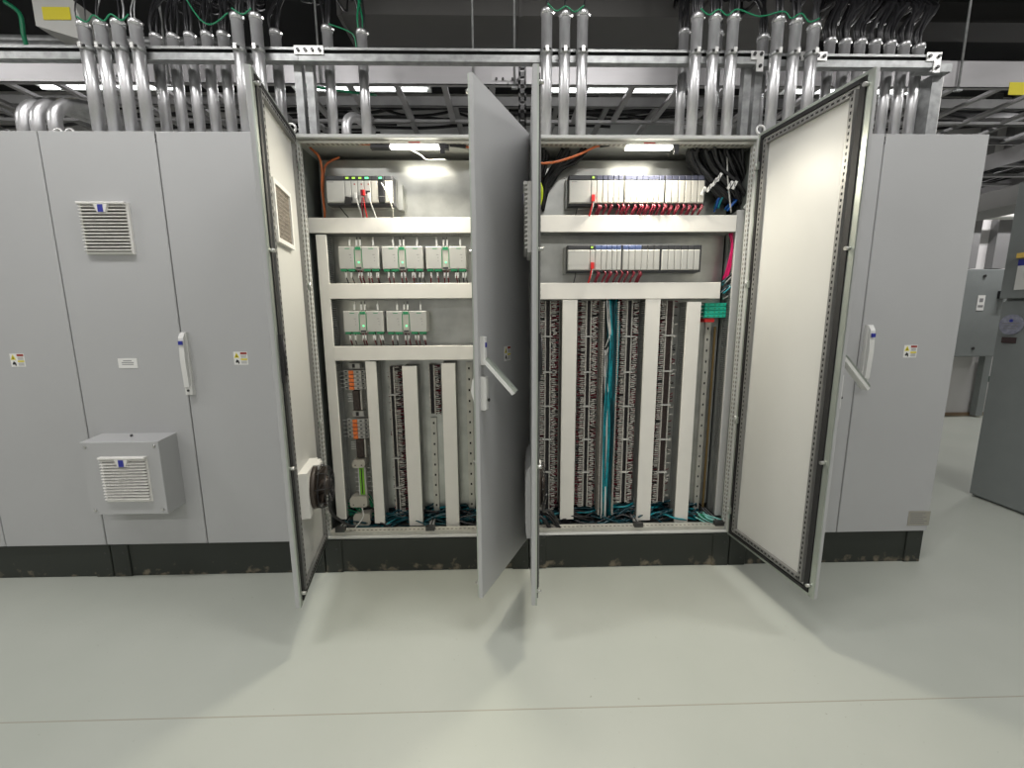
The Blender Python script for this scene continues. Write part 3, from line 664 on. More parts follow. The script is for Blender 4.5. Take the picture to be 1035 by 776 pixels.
# relay / terminal column at far left
def relay_column():
    yt = .15
    def pr(px, py): return at(px, py, yt)
    for k, (py0, py1, px0, px1, oc) in enumerate([(374, 394, 346, 369, 355), (423.5, 443.5, 349.5, 372.5, 359)]):
        a, b_ = pr(px0, py0), pr(px1, py1); xo = pr(oc, (py0+py1)/2).x
        t = thing('relay_terminals', ['upper block of grey relay terminals with orange levers', 'lower block of grey relay terminals with orange levers'][k], 'terminals', ((a.x+b_.x)/2, PY, b_.z), 0, 'orange-levered relay blocks'); O = t.location
        n = 5; st = (a.z-b_.z)/n
        for q in range(n):
            z0 = b_.z+q*st; z1 = z0+st-.003
            w = b_.x-a.x
            c = MB().bbox(a.x, b_.x, yt+.02, PY-.002, z0, z1, mod_w, .002).bbox(a.x+w*.22, b_.x-w*.15, yt+.008, yt+.02, z0, z1, mod_w, .002)
            for fx in (.05, .32, .62, .82): c.box(a.x+w*fx, a.x+w*(fx+.10), yt+.006 if .2 < fx < .8 else yt+.0185, yt+.0205, z0+st*.3, z0+st*.6, black)
            c.build('terminal_block', t, O)
            MB().bbox(xo-.013, xo+.013, yt-.004, yt+.010, z0+.001, z1-.001, orange, .003).build('lever', t, O)
        wr = MB(); 
        for q in range(n):
            for sd, xx in ((-1, a.x), (1, b_.x)):
                wr.tube([(xx, yt+.03, b_.z+(q+.5)*st), (xx+sd*.03, yt+.03, b_.z+(q+.5)*st+U(-.004, .004))], .002, whitel, 4)
        tag(wr.build('wires', t, O), kind='stuff')
    for k, (px0, px1, py0, py1) in enumerate([(356, 366.5, 395, 414.5), (359.5, 370.5, 444.5, 462.5)]):
        a, b_ = pr(px0, py0), pr(px1, py1)
        t = thing('relay', ['black relay below the upper orange-levered block', 'black relay below the lower orange-levered block'][k], 'relay', ((a.x+b_.x)/2, PY, b_.z), 0, 'black relays'); O = t.location
        MB().bbox(a.x, b_.x-.016, yt, PY-.002, b_.z, a.z, brown, .003).build('relay_body', t, O)
        MB().bbox(b_.x-.012, b_.x-.002, yt+.005, PY-.002, b_.z, a.z, mod_w2, .002).build('side_plate', t, O)
        wr = MB()
        for q in range(4):
            z = b_.z+(q+.8)*(a.z-b_.z)/8+.04; wr.tube([(a.x, yt+.02, z), (a.x-.035, yt+.02, z)], .0035, whitel, 4)
            wr.tube([(b_.x, yt+.03, z-.03), (b_.x+.02, yt+.03, z-.03)], .0035, mod_w, 4)
        tag(wr.build('wires', t, O), kind='stuff')
    for k, (px0, px1, py0, py1) in enumerate([(351, 363, 367, 373), (355, 367, 416, 422)]):
        a, b_ = pr(px0, py0), pr(px1, py1)
        MBx = MB().bbox(a.x, b_.x, yt+.02, PY-.002, b_.z, a.z, mod_w, .002).box(a.x+.02, b_.x-.03, yt+.018, yt+.0205, b_.z+.006, a.z-.006, black)
        tag(MBx.build('end_clamp'), ['grey end clamp above the upper orange-levered relay block', 'grey end clamp above the lower orange-levered relay block'][k], 'clamp')
    # lime device
    a, b_ = pr(361.5, 472), pr(371, 500)
    t = thing('relay', 'lime green relay with white edges near the foot of the left open cabinet', 'relay', ((a.x+b_.x)/2, PY, b_.z)); O = t.location
    MB().bbox(a.x+.006, b_.x-.010, yt, PY-.002, b_.z, a.z, lime, .003).box(a.x+.018, a.x+.024, yt-.002, yt, b_.z+.01, a.z-.01, black).build('relay_body', t, O)
    MB().box(a.x, a.x+.006, yt, PY-.002, b_.z, a.z, white).box(b_.x-.010, b_.x, yt, PY-.002, b_.z, a.z, mod_w2).build('side_plate', t, O)
    wr = MB()
    for q in range(6):
        z = b_.z+(q+.5)*(a.z-b_.z)/6
        wr.tube([(a.x, yt+.03, z), (a.x-.028, yt+.03, z)], .004, whitel, 4); wr.tube([(b_.x, yt+.03, z), (b_.x+.03, yt+.03, z)], .0045, mod_w, 4)
    tag(wr.build('wires', t, O), kind='stuff')
    # beige plug bodies
    for k, (px0, px1, py0, py1) in enumerate([(356.5, 370, 464, 471.5), (354.5, 372.5, 500.5, 511), (358, 375.5, 518, 529.5)]):
        a, b_ = pr(px0, py0), pr(px1, py1)
        m_ = MB().poly([(a.x+.012, a.z), (b_.x-.006, a.z), (b_.x, a.z-.012), (b_.x, b_.z+.012), (b_.x-.012, b_.z), (a.x+.006, b_.z), (a.x, b_.z+.012), (a.x, a.z-.02)], yt-.02, PY-.01, beige)
        m_.tube([(a.x+.02, yt-.021, b_.z+.016), (a.x+.02, yt-.018, b_.z+.016)], .004, black, 6); m_.tube([(b_.x-.02, yt-.021, b_.z+.016), (b_.x-.02, yt-.018, b_.z+.016)], .004, black, 6)
        tag(m_.build('plug_housing'), ['beige plug housing just above the lime green relay', 'beige plug housing just below the lime green relay', 'lowest beige plug housing at the foot of the left open cabinet'][k], 'connector', 'beige plug housings')
relay_column()
p0 = at(366, 513, .12); p1 = at(352, 536, .08)
tag(MB().tube(smooth_path([p0, at(367, 522, .11), at(360, 532, .09), p1]), .003, white, 6).build('white_wire'), 'thin white wire looping from the beige plugs to the cabinet sill', 'wire')

# ------------------------------------------------------------------ power supplies
def power_supply(label, px0, px1, py0, py1, group, seed):
    random.seed(seed)
    yf = .105; a, b_ = at(px0, py0, yf), at(px1, py1, yf); x0, x1, z1, z0 = a.x, b_.x, a.z, b_.z; w = x1-x0; h = z1-z0
    t = thing('power_supply', label, 'power supply', ((x0+x1)/2, PY, z0), 0, group); O = t.location
    ma, mb_ = x0+w*.40, x0+w*.56
    MB().bbox(x0, ma-.002, yf, PY-.01, z0+h*.10, z1, mod_w, .003).build('housing', t, O)
    MB().bbox(mb_+.002, x1-.003, yf, PY-.01, z0+h*.10, z1, mod_w, .003).build('housing', t, O)
    MB().bbox(ma-.001, mb_+.001, yf+.002, PY-.01, z0+h*.06, z1, mod_w2, .002).box(ma+.003, mb_-.003, yf+.0005, yf+.0025, z1-h*.14, z1-.002, green).box(ma+.004, mb_-.004, yf+.0005, yf+.0025, z0+h*.09, z0+h*.17, charc).build('status_module', t, O)
    MB().box(ma-.0025, ma, yf-.0005, yf+.003, z0+h*.16, z1-h*.10, green).box(mb_, mb_+.0025, yf-.0005, yf+.003, z0+h*.16, z1-h*.10, green).build('trim_line', t, O)
    MB().tube([((ma+mb_)/2+.002, yf+.0025, z0+h*.36), ((ma+mb_)/2+.002, yf-.001, z0+h*.36)], .0048, led_g, 10).build('lamp', t, O)
    pr_ = MB()
    for fx in (.30, .88):
        pr_.box(x0+w*fx-.010, x0+w*fx+.003, yf-.0004, yf+.0005, z0+h*.66, z0+h*.68, greytext)
        for q in (.40, .54): pr_.box(x0+w*fx-.002, x0+w*fx+.002, yf-.0004, yf+.0005, z0+h*q, z0+h*(q+.03), greytext)
        pr_.box(x0+w*fx-.03, x0+w*fx-.004, yf-.0004, yf+.0005, z1-h*.10, z1-h*.07, green)
    pr_.build('print', t, O)
    for fx0, fx1 in ((.02, .17), (.20, .38), (.60, .76), (.80, .97)):
        MB().bbox(x0+w*fx0, x0+w*fx1, yf+.004, yf+.03, z0, z0+h*.13, green, .002).build('terminal_plug', t, O)
    for fx in (.13, .26, .45, .52, .70, .76, .90, .95):       # wires going down into the duct, with sleeves
        x = x0+w*fx; m_ = MB(); mt = red if .4 < fx < .56 else random.choice((red, black, brown)); dx = U(-.008, .008)
        m_.tube([(x, yf+.015, z0+.004), (x+dx, yf+.008, z0-.03), (x+dx*1.5, yf+.03, z0-.062)], .0028 if mt is not red else .0036, mt, 5)
        m_.rbox((x+dx*.5, yf+.009, z0-.020), (.0085, .006, .028), (0, U(-.12, .12), 0), whitel)
        m_.build('wire', t, O)
    for fx in (.26, .43, .52, .84):
        x = x0+w*fx; m_ = MB(); tall = fx in (.26, .84)
        m_.tube([(x, yf+.03, z1-.004), (x, yf+.022, z1+.03), (x-.004, yf+.04, z1+.055)], .0022, black if not tall else white, 5)
        m_.rbox((x, yf+.021, z1+.022), (.009, .006, .032), (0, U(-.08, .08), 0), whitel)
        m_.build('wire', t, O)
PSL = [((341.5, 384), 249, 274), ((385.5, 428.5), 249, 274), ((430, 472), 249, 274), ((346.5, 388.5), 314.5, 337.5), ((390, 432), 314.5, 337.5)]
PSN = ['left one of the three green-trimmed power supplies in the upper row', 'middle one of the three green-trimmed power supplies in the upper row', 'right one of the three green-trimmed power supplies in the upper row', 'left one of the two green-trimmed power supplies in the lower row', 'right one of the two green-trimmed power supplies in the lower row']
for k, ((a, b_), c, d) in enumerate(PSL):
    power_supply(PSN[k], a, b_, c, d, 'green-trimmed power supplies in the left open cabinet', k)
random.seed(11)

# ------------------------------------------------------------------ controller racks
def rack(label, px0, px1, py0, py1, ps_end, mods, blanks, seed, cables=None, led=led_y):
    random.seed(seed)
    yf = .10; a, b_ = at(px0, py0, yf), at(px1, py1, yf); x0, x1, z1, z0 = a.x, b_.x, a.z, b_.z; h = z1-z0
    t = thing('controller_rack', label, 'controller', ((x0+x1)/2, PY, z0), 0, 'controller racks with plug-in modules'); O = t.location
    MB().box(x0-.008, x1+.006, PY-.05, PY-.002, z0-.01, z1-.002, plate_m).build('chassis', t, O)
    MB().box(x0, x1, yf+.012, PY-.04, z0-.008, z1, charc).build('backplane', t, O)
    X_ = lambda px: at(px, (py0+py1)/2, yf).x
    pe = X_(ps_end)
    def module(q0, q1, top, body, nm='module', ribs=False, l=None):
        m_ = MB().bbox(q0+.0008, q1-.0008, yf, yf+.05, z0+.002, z1-h*.19, body, .004)
        m_.bbox(q0+.0008, q1-.0008, yf+.004, yf+.05, z1-h*.17, z1-.001, top, .003)
        if l: m_.box(q0+.006, q1-.012, yf+.002, yf+.0045, z1-h*.12, z1-h*.06, l)
        m_.box(q0+.0008, q1-.0008, yf-.0004, yf+.001, z0+h*.235, z0+h*.245, charc if nm == 'x' else mod_w)
        return m_.build(nm, t, O)
    o = module(x0, pe, charc, mod_w, 'power_module')
    MB().box(x0+.012, x0+.042, yf-.0006, yf+.0005, z1-h*.255, z1-h*.235, greytext).build('print', t, O)
    px = ps_end
    for k, (e, top, body, l) in enumerate(mods):
        if e is None: px = top; continue
        module(X_(px), X_(e), top, body, 'module', l=l)
        px = e
    return t, x0, x1, z0, z1, yf, X_
bt = mat('dark_blue_module_top', (.06, .065, .10), .4)
bt2 = mat('blue_module_top', (.10, .14, .30), .4)
# left rack
mods = [(355, charc, mod_w, led_y), (361.5, charc, mod_w, led_y), (368, charc, mod_w, led_y), (375, charc, mod_w, led_g), (382, charc, mod_w2, None), (388.5, charc, black, led_g), (396.5, charc, mod_w2, None)]
t, x0, x1, z0, z1, yf, X_ = rack('small controller rack at top left of the left open cabinet', 328.5, 397.5, 177, 205, 348.5, mods, 0, 3)
O = t.location
for px in (358.5, 365.5, 372.5): MB().box(X_(px)-.003, X_(px)+.003, yf-.001, yf+.001, z0+.090, z0+.098, redb).build('socket', t, O)
MB().box(X_(369.5), X_(374), yf-.001, yf+.001, z0+.045, z0+.062, black).build('socket', t, O)
MB().box(X_(361), X_(374.5), yf-.002, yf+.001, z0+.040, z0+.043, white).build('print', t, O)
for px, mt, dx in ((360, white, .02), (373, white, .025), (366, red, -.01), (367.5, redp, .005)):
    x = X_(px); m_ = MB().rbox((x, yf-.006, z0+.035 if mt is white else z0+.05), (.012, .014, .028), (0, 0, 0), mt)
    m_.tube(smooth_path([(x, yf-.008, z0+.025), (x+dx*.5, yf-.004, z0-.02), (x+dx, yf+.02, z0-.075)], 4), .0032, mt, 6); m_.build('plug_lead', t, O)
m_ = MB().tube(smooth_path([(X_(386), yf-.004, z0+.10), (X_(392), yf-.02, z0+.04), (X_(396), yf-.01, z0-.03), (X_(395), yf+.02, z0-.07)], 5), .0035, mod_w2, 6).build('plug_lead', t, O)
MB().rbox((X_(352), yf-.01, z0+.01), (.03, .03, .035), (.3, .2, .1), black).tube(smooth_path([(X_(340), yf+.03, z0-.01), (X_(345), yf, z0-.04), (X_(349), yf+.02, z0-.07)], 4), .003, black, 6).build('plug_lead', t, O)
MB().poly([(x1+.008, z0-.02), (x1+.036, z0-.02), (x1+.036, z1-.02), (x1+.008, z1+.004)], PY-.05, PY-.003, plate_m).build('side_bracket', t, O)
# right racks
def mods_of(start, ends, top, body, gap_at=()):
    return [(e, top, body, None) for e in ends]
up = [(603, charc, mod_w, led_y)] + [(e, bt, mod_w2, None) for e in (609, 614.5, 620, 625.2, 630.3)] + [(None, 631.8, 0, 0)] + [(e, bt, mod_w2, None) for e in (637.8, 643.7, 649.6, 655.4, 661, 666.5, 671.8)] + [(None, 673.2, 0, 0)] + [(e, bt, mod_w2, None) for e in (679.5, 686, 692.4, 699, 705.5, 712.3)]
tU = rack('long controller rack full of narrow modules directly below the right cabinet lamp', 575.5, 712.8, 176.5, 205.5, 597.5, up, 0, 4)
lo = [(601.5, charc, mod_w, led_y)] + [(e, bt2, mod_w, None) for e in (607.5, 613, 618.5, 623.5, 628)] + [(None, 629.5, 0, 0)] + [(e, bt2, mod_w, None) for e in (635.5, 642, 648.5)] + [(e, charc, mod_w, None) for e in (654.7, 661, 667)] + [(None, 669, 0, 0)] + [(e, charc, mod_w, None) for e in (675.5, 682, 688.5, 695, 701.5, 707.5)]
tL = rack('long controller rack of narrow modules between the two horizontal ducts', 574, 708.8, 247.5, 273, 596.2, lo, 0, 5)
for (tt, n0, n1, step, drop) in ((tU, 603, 712, 6.1, .075), (tL, 601.5, 651, 6.1, .07)):
    t, x0, x1, z0, z1, yf, X_ = tt; O = t.location
    x = X_(599.5 if tt is tU else 598.5)
    MB().rbox((x, yf-.008, z0+.025), (.018, .016, .034), (0, 0, 0), redp).tube(smooth_path([(x, yf-.01, z0+.012), (x-.008, yf-.004, z0-.03), (x-.02, yf+.02, z0-.08)], 4), .005, redp, 6).tube(smooth_path([(x+.002, yf-.012, z0+.012), (x-.002, yf-.008, z0-.02), (x-.012, yf+.012, z0-.06)], 4), .003, white, 6).build('plug_lead', t, O)
    MB().tube(smooth_path([(x0+.05, yf+.03, z0-.005), (x0+.045, yf+.01, z0-.03), (x0+.035, yf+.02, z0-.08)], 4), .0028, black, 6).build('wire', t, O)
    px = n0+2.5
    while px < n1:
        x = X_(px)
        m_ = MB()
        for q in range(3):
            ox = U(-.008, .008); m_.tube(smooth_path([(x+ox*.5, yf+.015, z0+.002), (x+.008+ox, yf+.002+U(-.006, .006), z0-.018), (x-.004+ox, yf+.01, z0-.045), (x-.012+ox, yf+.03, z0-drop-.01)], 4), U(.0035, .005), red, 6)
        m_.build('wire_bundle', t, O); px += step
random.seed(21)

# turquoise terminals, red block
yt = .15; a, b_ = at(713, 306, yt), at(733.5, 321, yt)
t = thing('terminal_block', 'turquoise terminals at the top of the bare rail in the right open cabinet', 'terminals', ((a.x+b_.x)/2, PY, b_.z)); O = t.location
n = 4; st = (a.z-b_.z)/n
for q in range(n):
    z = b_.z+q*st
    m_ = MB().bbox(a.x, b_.x, yt, PY-.002, z+.001, z+st-.001, tealb, .002)
    for fx in (.12, .42, .62, .82): m_.box(a.x+(b_.x-a.x)*fx, a.x+(b_.x-a.x)*(fx+.08), yt-.0006, yt+.001, z+st*.3, z+st*.65, green)
    m_.build('terminal', t, O)
    for sd, xx in ((-1, a.x), (1, b_.x)):
        MB().tube([(xx, yt+.02, z+st/2), (xx+sd*.035, yt+.015, z+st/2+U(-.006, .006))], .0035, whitel if sd < 0 else mod_w, 5).build('wire', t, O)
a, b_ = at(713, 321.5, yt), at(723, 325.5, yt)
MB().bbox(a.x, b_.x, yt+.01, PY-.002, b_.z, a.z-.001, redp, .002).build('end_block', t, O)

# ------------------------------------------------------------------ cabinet lamps
for k, (cabn, px0, px1, py) in enumerate(((cabC, 394.5, 444, 146.5), (cabD, 632, 679, 147))):
    a, b_ = at(px0, py, .05), at(px1, py, .05)
    zl = 2.350
    t = thing('cabinet_lamp', ['lit lamp under the roof of the left open cabinet', 'lit lamp under the roof of the right open cabinet'][k], 'lamp', ((a.x+b_.x)/2, .05, zl), 0, 'lamps in the open cabinets'); O = t.location
    MB().bbox(a.x, b_.x, .030, .072, zl+.004, zl+.016, white, .004).build('lamp_housing', t, O)
    MB().bbox(a.x+.004, b_.x-.004, .024, .068, zl-.005, zl+.004, lampc, .003).build('lamp_lens', t, O)
    sp = ((b_.x, b_.x+.05), (a.x-.10, a.x)) if k == 0 else ((b_.x, b_.x+.035),)
    for (c, d) in sp: MB().bbox(c+.001, d-.001, .034, .066, zl-.010, zl+.012, black, .003).build('end_plug', t, O)
    MB().box(b_.x+.006, b_.x+.03, .03, .034, zl-.035, zl+.012, black).build('bracket', t, O)
    MB().box((a.x+b_.x)/2-.03, (a.x+b_.x)/2+.03, .033, .036, zl+.012, zl+.022, redb).build('print', t, O)
pts = smooth_path([at(378, 146, .05), at(350, 144.5, .06), at(320, 145, .10), at(313, 148, .12), at(322, 158, .12), at(325.5, 172, .13), at(325.5, 190, .14), at(328, 214, .15), at(328, 222, .17)])
tag(MB().tube(pts, .006, orangec, 8).build('orange_cable'), 'orange cable from the left lamp down beside the small controller rack', 'cable')
pts = smooth_path([at(343, 159, .18), at(334, 163, .18), at(328, 170, .17), at(326.5, 190, .16), at(328.5, 216, .17)])
tag(MB().tube(pts, .006, orangec, 8).build('orange_cable'), 'second orange cable curving behind the top of the plate in the left open cabinet', 'cable')
p0, p1 = at(445, 146.5, .05), at(471, 148.5, .05)
tag(MB().tube(smooth_path([p0+Vector((.05, 0, 0)), (p0+p1)/2+Vector((.03, 0, .0)), p1]), .009, blackc, 8).tube([p1, p1+Vector((.3, .02, -.01))], .006, orangec, 8).build('lamp_lead'), 'black plug lead right of the left cabinet lamp', 'cable')
pts = smooth_path([at(543, 165, .06), at(560, 164, .06), at(583, 157, .06), at(600, 149, .06), at(606, 147.5, .06)])
tag(MB().tube(pts, .006, orangec, 8).tube([pts[-1], pts[-1]+Vector((.05, 0, .006))], .009, black, 8).build('orange_cable'), 'orange cable crossing the top of the right open cabinet', 'cable')
pts = smooth_path([at(410, 149, .05), at(424, 156, .06), at(432, 161.5, .08), at(448, 161, .08), at(452, 163, .10)])
tag(MB().tube(pts, .0018, white, 5).build('white_wire'), 'thin white wire drooping below the left cabinet lamp', 'wire')

# ------------------------------------------------------------------ cable bundles inside the cabinets (heaps nobody could count)
def bundle(name, label, paths, r, mts, n, spread, seed=0, cat='cables', seg=5, name2=None):
    random.seed(seed); m_ = MB()
    for k in range(n):
        o_ = Vector((U(-1, 1)*spread[0], U(-1, 1)*spread[1], U(-1, 1)*spread[2]))
        pts = [Vector(p)+o_*U(.7, 1.2)+Vector((U(-.3, .3)*spread[0], U(-.3, .3)*spread[1], U(-.3, .3)*spread[2])) for p in random.choice(paths)]
        m_.tube(smooth_path(pts, 4), U(*r), random.choice(mts), seg)
    return tag(m_.build(name), label, cat, kind='stuff')
a, b_ = at(615, 302, .15), at(612, 520, .15); xm = (a.x+b_.x)/2+.004; zt, zb = a.z-.004, b_.z
P_ = [[(xm+.012, .15, zt), (xm+.016, .135, zt-.25), (xm+.006, .14, zt-.5), (xm+.014, .135, zt-.75), (xm+.010, .15, zb)],
      [(xm+.006, .16, zt), (xm+.02, .14, zt-.2), (xm+.016, .13, zt-.45), (xm+.004, .14, zt-.8), (xm+.008, .15, zb)]]
bundle('teal_cables', 'thick bundle of teal cables in the open slotted duct', P_, (.004, .0065), (teal, teal, teal, teal_d), 44, (.026, .016, .01), 3)
P_ = [[(xm-.018, .15, zt-.3), (xm-.020, .135, zt-.5), (xm-.016, .14, zt-.75), (xm-.012, .14, zb-.02)]]
bundle('black_cables', 'black and white cables beside the teal bundle in the open duct', P_, (.003, .0055), (blackc, blackc, white), 14, (.014, .012, .03), 4)
P_ = [[(xm-.024, .125, zt-.02), (xm-.014, .115, zt-.12), (xm-.006, .12, zt-.22), (xm-.022, .12, zt-.30)], [(xm-.03, .125, zt-.36), (xm-.012, .112, zt-.45), (xm-.002, .12, zt-.56), (xm-.020, .12, zt-.62)]]
bundle('white_wires', 'loose white wires crossing the teal bundle', P_, (.0018, .0024), (white,), 5, (.014, .006, .03), 5, 'wires')
# heaps on the cabinet floors
def heap(label, x0, x1, seed, mts, n=60, z=.235, h=.13, y0=.12, y1=.40):
    random.seed(seed); m_ = MB()
    for k in range(n):
        x = U(x0, x1); L = U(.10, .32)*random.choice((-1, 1)); y = U(y0, y1); zz = z+U(0, h)*(y-y0+.05)/(y1-y0)
        pts = [(max(x0, min(x1, x+L*q)), y+U(-.03, .03), max(z-.015, zz+.03*math.sin(3*q+k)+U(-.01, .01))) for q in (-.5, -.17, .17, .5)]
        m_.tube(smooth_path(pts, 4), U(.004, .008), random.choice(mts), 5)
    return tag(m_.build('cable_heap'), label, 'cables', kind='stuff')
heap('tangle of dark teal cables on the floor of the left open cabinet', -1.10, -.10, 5, (teal_d, teal_d, blackc, blackc, teal_d, blackc, teal, teal_d), 230)
heap('tangle of dark teal and black cables on the floor of the right open cabinet', .08, 1.08, 6, (teal_d, teal, blackc, blackc, blackc, teal_d, teal_d, teal_d), 260)
P_ = [[at(343, 500, .17), at(347, 510, .16), at(358, 515, .15), at(366, 520, .15)], [at(345, 512, .15), at(352, 520, .16), at(365, 523, .16), at(378, 520, .17)], [at(369, 498, .18), at(374, 503, .17), at(377, 510, .17)]]
bundle('green_wires', 'green wires around the beige plugs at the cabinet foot', P_, (.003, .004), (greenw,), 12, (.02, .01, .02), 8, 'wires')
P_ = [[at(706, 520, .12), at(712, 524, .10), at(722, 528, .09), at(733, 531, .10)]]
bundle('teal_wires', 'pale teal wires spilling onto the sill at the right cabinet foot', P_, (.003, .006), (mat('pale_teal', (.20, .50, .46), .4), greenw), 14, (.03, .02, .018), 9, 'wires')
P_ = [[at(543, 515, .09), at(556, 521, .06), at(566, 533, .05)], [at(542, 521, .08), at(550, 524, .06), at(556, 535, .05)]]
bundle('black_cables', 'black cables coming over the sill beside the centre door', P_, (.006, .009), (blackc,), 5, (.01, .01, .012), 10)
# magenta loop and teal wires at right
pts = [[at(739, 236, .16), at(741, 250, .15), at(737, 268, .15), at(732, 283, .16)]]
bundle('magenta_cable', 'bright magenta cable bundle hanging between the horizontal ducts', pts, (.004, .006), (magenta,), 16, (.012, .010, .004), 12, seg=6)
pts = [[at(731, 287, .15), at(737, 281, .14), at(743, 277, .15)], [at(730, 297, .15), at(736, 291, .14), at(744, 285, .15)], [at(731, 303, .17), at(737, 299, .16), at(742, 292, .16)]]
bundle('teal_wires', 'dark teal wires bending into the broad duct at right', pts, (.004, .006), (teal_d, teal, white, blackc), 16, (.010, .012, .010), 13, 'wires')
pts = [[at(724, 212, .17), at(727, 203, .15), at(734, 198, .15)], [at(733, 212, .16), at(738, 206, .15), at(745, 198, .16)]]
bundle('teal_wires', 'bright teal wire ends under the white tags at upper right', pts, (.005, .008), (teal, mat('blue_wire', (.01, .10, .40), .4)), 10, (.012, .012, .016), 14, 'wires')
# black cables dropping from the roof glands in the right cabinet
pts = [[at(697, 152, .12), at(700, 165, .14), at(712, 182, .15), at(735, 205, .17)], [at(712, 152, .12), at(720, 170, .14), at(738, 190, .15), at(748, 205, .18)], [at(728, 152, .13), at(734, 172, .14), at(745, 190, .17), at(750, 212, .19)], [at(742, 152, .14), at(748, 172, .16), at(753, 190, .18), at(753, 215, .20)]]
bundle('black_cables', 'black cables dropping from the roof at the right of the right open cabinet', pts, (.007, .011), (blackc,), 52, (.026, .04, .01), 15)
pts = [[at(549, 152, .14), at(548, 162, .16), at(545, 185, .17), at(541, 205, .18)], [at(571, 152, .14), at(566, 163, .15), at(552, 185, .17), at(545, 212, .18)], [at(590, 152, .14), at(582, 163, .15), at(566, 172, .16), at(552, 190, .18)]]
bundle('black_cables', 'black cables dropping from the roof beside the centre door', pts, (.007, .011), (blackc,), 34, (.022, .03, .01), 16)
pts = [[at(545, 186, .12), at(547, 192, .10), at(546, 200, .11), at(544, 208, .12)]]
bundle('yellow_green_wires', 'yellow-green wire hank beside the centre door', pts, (.004, .006), (yelgr,), 7, (.008, .006, .006), 17, 'wires')
for k, (px, py) in enumerate(((711, 193), (717, 190), (722.5, 184), (727, 179), (738, 187), (742.5, 187), (755, 207))):
    p = at(px, py, .09)
    tag(MB().rbox(p, (.014, .006, .045), (0, .5+U(-.1, .1) if k != 6 else .6, 0), whitel).box(p.x-.003, p.x+.003, p.y-.0045, p.y-.003, p.z-.012, p.z+.012, greytext).build('cable_tag'), 'white printed cable tag hanging on the black cables, ' + ['leftmost of seven', 'second of seven from left', 'third of seven from left', 'fourth of seven from left', 'fifth of seven from left', 'sixth of seven from left', 'lowest one at far right'][k], 'tag', 'white cable tags at upper right')
p0, p1 = at(735, 152, .10), at(739, 215, .12)
tag(MB().tube(smooth_path([p0, at(735.5, 180, .10), p1]), .004, mod_w, 6).build('grey_cable'), 'thin pale grey cable falling between the white tags', 'cable')
# bundles at left wall of the left cabinet
pts = [[at(311, 160, .2), at(310, 185, .2), at(311, 215, .2)], ]
bundle('black_cables', 'dark cables running down the left side wall of the left open cabinet', [[(-1.165, .28, 2.3), (-1.16, .27, 1.8), (-1.165, .28, 1.2), (-1.16, .27, .4)]], (.006, .009), (blackc, blackc, mat('violet_cable', (.08, .02, .16), .4)), 10, (.010, .03, .0), 18)
for k, (x, z0_, z1_) in enumerate(((-.70, .245, .0), )):
    pass
# floor struts running front to back
for k, (px, py) in enumerate(((436, 541), (644, 532), (725, 527), (345, 530))):
    a = at(px, py, .06); 
    tag(MB().box(a.x-.014, a.x+.014, .036, .44, Z0+.036, Z0+.052, galv_d).box(a.x-.004, a.x+.004, .05, .43, Z0+.0515, Z0+.053, hole_m).box(a.x-.026, a.x+.026, .028, .060, Z0+.036, Z0+.060, steel_dark).build('floor_strut'), ['short metal strut with a dark clamp on the left cabinet sill', 'short metal strut with a dark clamp on the right cabinet sill', 'short metal strut at the right foot of the right open cabinet', 'short metal strut at the left foot of the left open cabinet'][k], 'strut', 'struts on the cabinet sills')

# ------------------------------------------------------------------ strut rack above the cabinets
RY0, RY1 = .165, .206
def zr(px, py): return at(px, py, RY0).z
RZ1, RZ0 = zr(560, 49.5), zr(560, 63)
t = thing('strut_rack', 'galvanized strut rack standing behind the cabinet fronts and carrying the conduits', 'rack', (-.2, .3, Z1)); O = t.location
def channel(m_, x0, x1, z0, z1):
    hm = (z0+z1)/2+.002
    m_.box(x0, x1, RY0, RY1, z0, hm, galv_d)
    m_.box(x0, x1, RY1-.003, RY1, hm, z1, galv_d).box(x0, x1, RY0, RY1-.003, z1-.003, z1, galv_d)
    m_.box(x0, x1, RY0, RY0+.003, z1-.012, z1-.003, galv_d).box(x0, x1, RY0+.02, RY1-.003, hm, z1-.003, seam_m)
for (x0, x1, dz) in ((-4.0, -2.31, .0), (-2.31, -1.20, 0), (-1.20, 1.22, .0), (1.22, 1.52, -.012), (1.52, 2.205, -.012)):
    m_ = MB(); channel(m_, x0+.001, x1-.001, RZ0+dz, RZ1+dz); m_.build('rail', t, O)
for x in (-3.3, -1.225, -1.165, 1.205, 1.265):
    m_ = MB().box(x-.02, x+.02, RY1+.001, RY1+.004, Z1, RZ1-.014, galv_d).box(x-.02, x-.017, RY1+.004, RY1+.042, Z1, RZ1-.014, galv_d).box(x+.017, x+.02, RY1+.004, RY1+.042, Z1, RZ1-.014, galv_d)
    m_.build('post', t, O)
ex = at(947, 100, .27).x
MB().box(ex-.06, ex-.056, .25, .345, Z1, RZ0-.0, galv_d).box(ex-.056, ex, .25, .254, Z1, RZ0, galv_d).box(ex-.0, ex+.004, .25, .29, Z1, RZ0, galv_b).build('post', t, O)
MB().box(2.14, ex, RY1+.001, .249, RZ0-.01, RZ0+.03, galv_d).build('rail_bracket', t, O)
def plate(x0, x1, z0, z1, bolts):
    m_ = MB().box(x0, x1, RY0-.006, RY0-.0005, z0, z1, galv_b)
    for (bx, bz) in bolts: m_.tube([(bx, RY0-.014, bz), (bx, RY0-.006, bz)], .009, steel_dark, 6)
    o = m_.build('bracket_plate', t, O); o['label'] = 'bright flat bracket plate with dark bolts'
zc = RZ1-.016
plate(-1.215, -1.065, zc-.020, zc+.020, [(-1.195+k*.037, zc) for k in range(4)])
zc = RZ1-.028
plate(1.46, 1.60, zc-.020, zc+.022, [(1.478+k*.035, zc) for k in range(4)])
